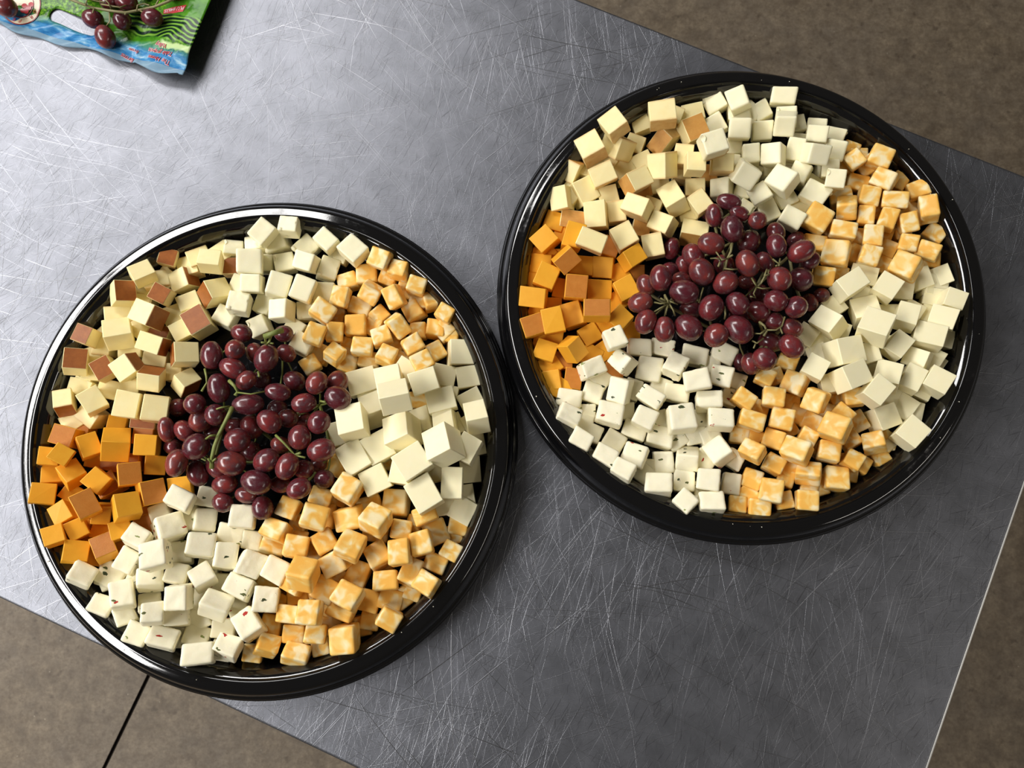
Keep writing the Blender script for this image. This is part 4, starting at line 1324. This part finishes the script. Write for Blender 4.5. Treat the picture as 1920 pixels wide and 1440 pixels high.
M['red_ink'] = mat_plain('red_ink', lin(190, 34, 44), .3); M['white_ink'] = mat_plain('white_ink', lin(240, 226, 232), .3); M['cream_ink'] = mat_plain('cream_ink', lin(222, 208, 178), .35); M['dark_red_ink'] = mat_plain('dark_red_ink', lin(130, 30, 34), .35)
def conform(m, lift):
    for v in m.vertices: v.co.z = bag_h(v.co.x, v.co.y) + lift
def text(s, u, v, u2, v2, h, mat, lift, off=0.0, name='lettering', lab=None):
    """printed words whose baseline runs from pixel (u, v) to (u2, v2)"""
    c = bpy.data.curves.new('words', 'FONT'); c.body = s; c.size = 1; c.offset = 0; c.shear = .25
    to = bpy.data.objects.new('words', c); COL.objects.link(to)
    bpy.context.view_layer.update()
    c.offset = off
    m = bpy.data.meshes.new_from_object(to.evaluated_get(bpy.context.evaluated_depsgraph_get())); bpy.data.objects.remove(to)
    bm = bmesh.new(); bm.from_mesh(m)
    bmesh.ops.subdivide_edges(bm, edges=[e for e in bm.edges if e.calc_length() > .5], cuts=1); bm.to_mesh(m); bm.free()
    xs = [w_.co.x for w_ in m.vertices]; wd = max(xs) - min(xs)
    a, b = bag_xy(u, v), bag_xy(u2, v2); d = b - a; L = d.length; d.normalize(); up = Vector((-d.y, d.x))
    for w_ in m.vertices:
        x, y = (w_.co.x - min(xs)) / wd * L, w_.co.y * h; q = a + d * x + up * y; w_.co = (q.x, q.y, 0)
    conform(m, lift)
    o = link(name, m, bag, [mat]); o['label'] = lab or 'red printed words ' + s; return o
def word(s, *a, h=.0052):
    text(s, *a, h, M['white_ink'], .00030, .02, 'lettering_outline', 'pale outline of the printed words ' + s); text(s, *a, h, M['red_ink'], .00055, -.004)
word('The Hroms', 320, 116, 275, 97)
word('farms', 245, 103, 222, 92)
word('Table grapes', 327, 102, 276, 85)
word('from', 256, 90, 238, 83, h=.004)
word('Valley', 313, 83, 291, 76)
def patch(pts, mat, lift, name, lab):
    bm = bmesh.new(); vs_ = [bm.verts.new((*bag_xy(*p), 0)) for p in pts]; bm.faces.new(vs_)
    bmesh.ops.triangulate(bm, faces=bm.faces[:]); bmesh.ops.subdivide_edges(bm, edges=bm.edges[:], cuts=3, use_grid_fill=True)
    m = bm_mesh(bm, name); conform(m, lift)
    bm = bmesh.new(); bm.from_mesh(m)
    if bm.faces and sum(f.normal.z for f in bm.faces) < 0: bmesh.ops.reverse_faces(bm, faces=bm.faces[:])
    bm.to_mesh(m); bm.free()
    o = link(name, m, bag, [mat]); o['label'] = lab; return o
patch([(305, 15), (330, 14), (353, 14), (346, 26), (325, 26), (304, 23)], M['red_ink'], .0003, 'price_code_patch', 'red printed code patch')
text('PLU #4635', 349, 16.5, 307, 16, .0042, M['white_ink'], .0006, 0, 'lettering', 'white printed code on the red patch')
for (u, v, r) in ((338, -3, 8), (352, -6, 8), (386, -2, 9), (374, -7, 8)):
    patch([(u + r * math.cos(k * .524), v + r * .8 * math.sin(k * .524)) for k in range(12)], M['red_ink'], .0003, 'printed_berry', 'red berry printed on the bag')
bc = (24, -6)
def ring(r0, r1, mat, lift, name, lab):
    bm = bmesh.new(); n = 48; A, Bv = [], []
    for k in range(n):
        a = 2 * math.pi * k / n
        A.append(bm.verts.new((*bag_xy(bc[0] + r0 * math.cos(a), bc[1] + r0 * math.sin(a)), 0))); Bv.append(bm.verts.new((*bag_xy(bc[0] + r1 * math.cos(a), bc[1] + r1 * math.sin(a)), 0)))
    for k in range(n): bm.faces.new((A[k], A[(k + 1) % n], Bv[(k + 1) % n], Bv[k]))
    bmesh.ops.recalc_face_normals(bm, faces=bm.faces[:])
    if sum(f.normal.z for f in bm.faces) < 0: bmesh.ops.reverse_faces(bm, faces=bm.faces[:])
    m = bm_mesh(bm, name); conform(m, lift); o = link(name, m, bag, [mat]); o['label'] = lab
ring(.5, 38, M['cream_ink'], .0003, 'badge', 'cream round badge'); ring(36.6, 38.6, M['dark_red_ink'], .0005, 'badge_outline', 'dark red outer ring of the badge'); ring(24.5, 26, M['dark_red_ink'], .0005, 'badge_outline', 'dark red inner ring of the badge')
for k, ch in enumerate('GRAPES'):
    a = math.radians(28 + k * 21); r = 28.5
    u, v = bc[0] + r * math.cos(a), bc[1] + r * math.sin(a); tx, ty = -math.sin(a), math.cos(a)
    text(ch, u - tx * 2.8, v - ty * 2.8, u + tx * 2.8, v + ty * 2.8, .0040, M['red_ink'], .0006, 0, 'badge_lettering', 'red letter on the badge')
for (u, v, r) in ((33, -2, 5), (41, 2, 5), (36, 8, 5), (45, -5, 5), (30, 8, 4)):
    patch([(u + r * math.cos(k * .524), v + r * math.sin(k * .524)) for k in range(12)], M['red_ink'], .0006, 'printed_berry', 'red grape printed on the badge')
# grapes lying on the bag
def bag_bunch(lab, L, stems):
    pts = []
    for u, v, a, b, yaw in L:
        p = at(u, v, .012)
        for _ in range(4): q = Binv @ p; z = bag_h(q.x, q.y) + b * .00039 * 1.13; p = at(u, v, z)
        pts.append((p, a * .00039, b * .00039, math.radians(yaw)))
    base = sum((p[0] for p in pts), Vector()) / len(pts); base.z = TZ + .004
    root = empty('grape_bunch', base, lab, 'grapes', 'red grape bunches on the bag')
    for k, (p, a, b, y) in enumerate(pts): put_grape(root, base, p, a, b, y, k)
    paths = []
    for S, r, h in stems:
        P = []
        for i, (u, v) in enumerate(S):
            p = at(u, v, h); q = Binv @ p; p = at(u, v, max(h, bag_h(q.x, q.y) + .011) + .003 * math.sin(i * 2.2)); P.append((p - base, r))
        paths.append(P)
    link('stem', tube(paths, 6), root, [M['brown_stem']])
bag_bunch('red grapes on a dry stem lying on the printed bag, beside its handle slot', [(174, 35, 22, 19, 20), (197, 69, 24, 20, 70), (229, 38, 20, 18, 80), (285, 33, 22, 18, 5), (237, 4, 23, 19, 10), (205, 3, 20, 17, -20), (318, -16, 22, 18, 0), (160, -18, 20, 18, 0), (268, -22, 22, 18, 30)],
    [([(120, -6), (150, 6), (175, 15), (205, 20), (235, 24), (262, 19), (290, 13), (315, 3), (345, -14)], .0011, .020), ([(176, 16), (174, 24)], .0006, .019), ([(205, 20), (206, 40), (199, 50)], .0006, .019), ([(240, 23), (234, 27)], .0006, .02), ([(256, 21), (258, 10), (270, 7), (280, 10)], .0006, .021),
     ([(262, 20), (275, 26), (284, 28)], .0006, .02), ([(160, 10), (164, -2), (180, 2), (196, 4)], .0006, .021), ([(190, -8), (204, 6), (209, 18)], .0006, .022), ([(290, 13), (300, -4), (312, -14)], .0007, .02), ([(190, 8), (225, 14), (236, 10)], .0006, .02)])
bag_bunch('single red grape lying over the round badge of the printed bag', [(9, 11, 25, 21, 30)], [([(0, -2), (-6, -10)], .0006, .02)])
# ------------------------------------------------------------------ crumbs of cheese on the trays
def crumbs(ti, n, seed, lab):
    rnd = random.Random(seed); bm = bmesh.new()
    for _ in range(n):
        a = rnd.uniform(0, 6.283); r = rnd.uniform(.135, .152) if rnd.random() < .85 else rnd.uniform(.167, .172)
        z = .0032 if r < .155 else .03012 - max(0, r - .167) * .15; s = rnd.uniform(.0002, .00045)
        c = TC[ti] + Vector((r * math.cos(a), r * math.sin(a), z + s * 1.5))
        bmesh.ops.create_icosphere(bm, subdivisions=1, radius=s, matrix=Matrix.Translation(c) @ Matrix.Rotation(rnd.uniform(0, 3), 4, 'X') @ Matrix.Diagonal((1, rnd.uniform(.5, 1.6), .8, 1)))
    o = link('cheese_crumbs', bm_mesh(bm, 'cheese_crumbs'), None, [M['crumb']]); o['kind'] = 'stuff'; o['label'] = lab
crumbs(0, 50, 3, 'white cheese crumbs scattered on the left tray'); crumbs(1, 90, 4, 'white cheese crumbs scattered on the right tray')
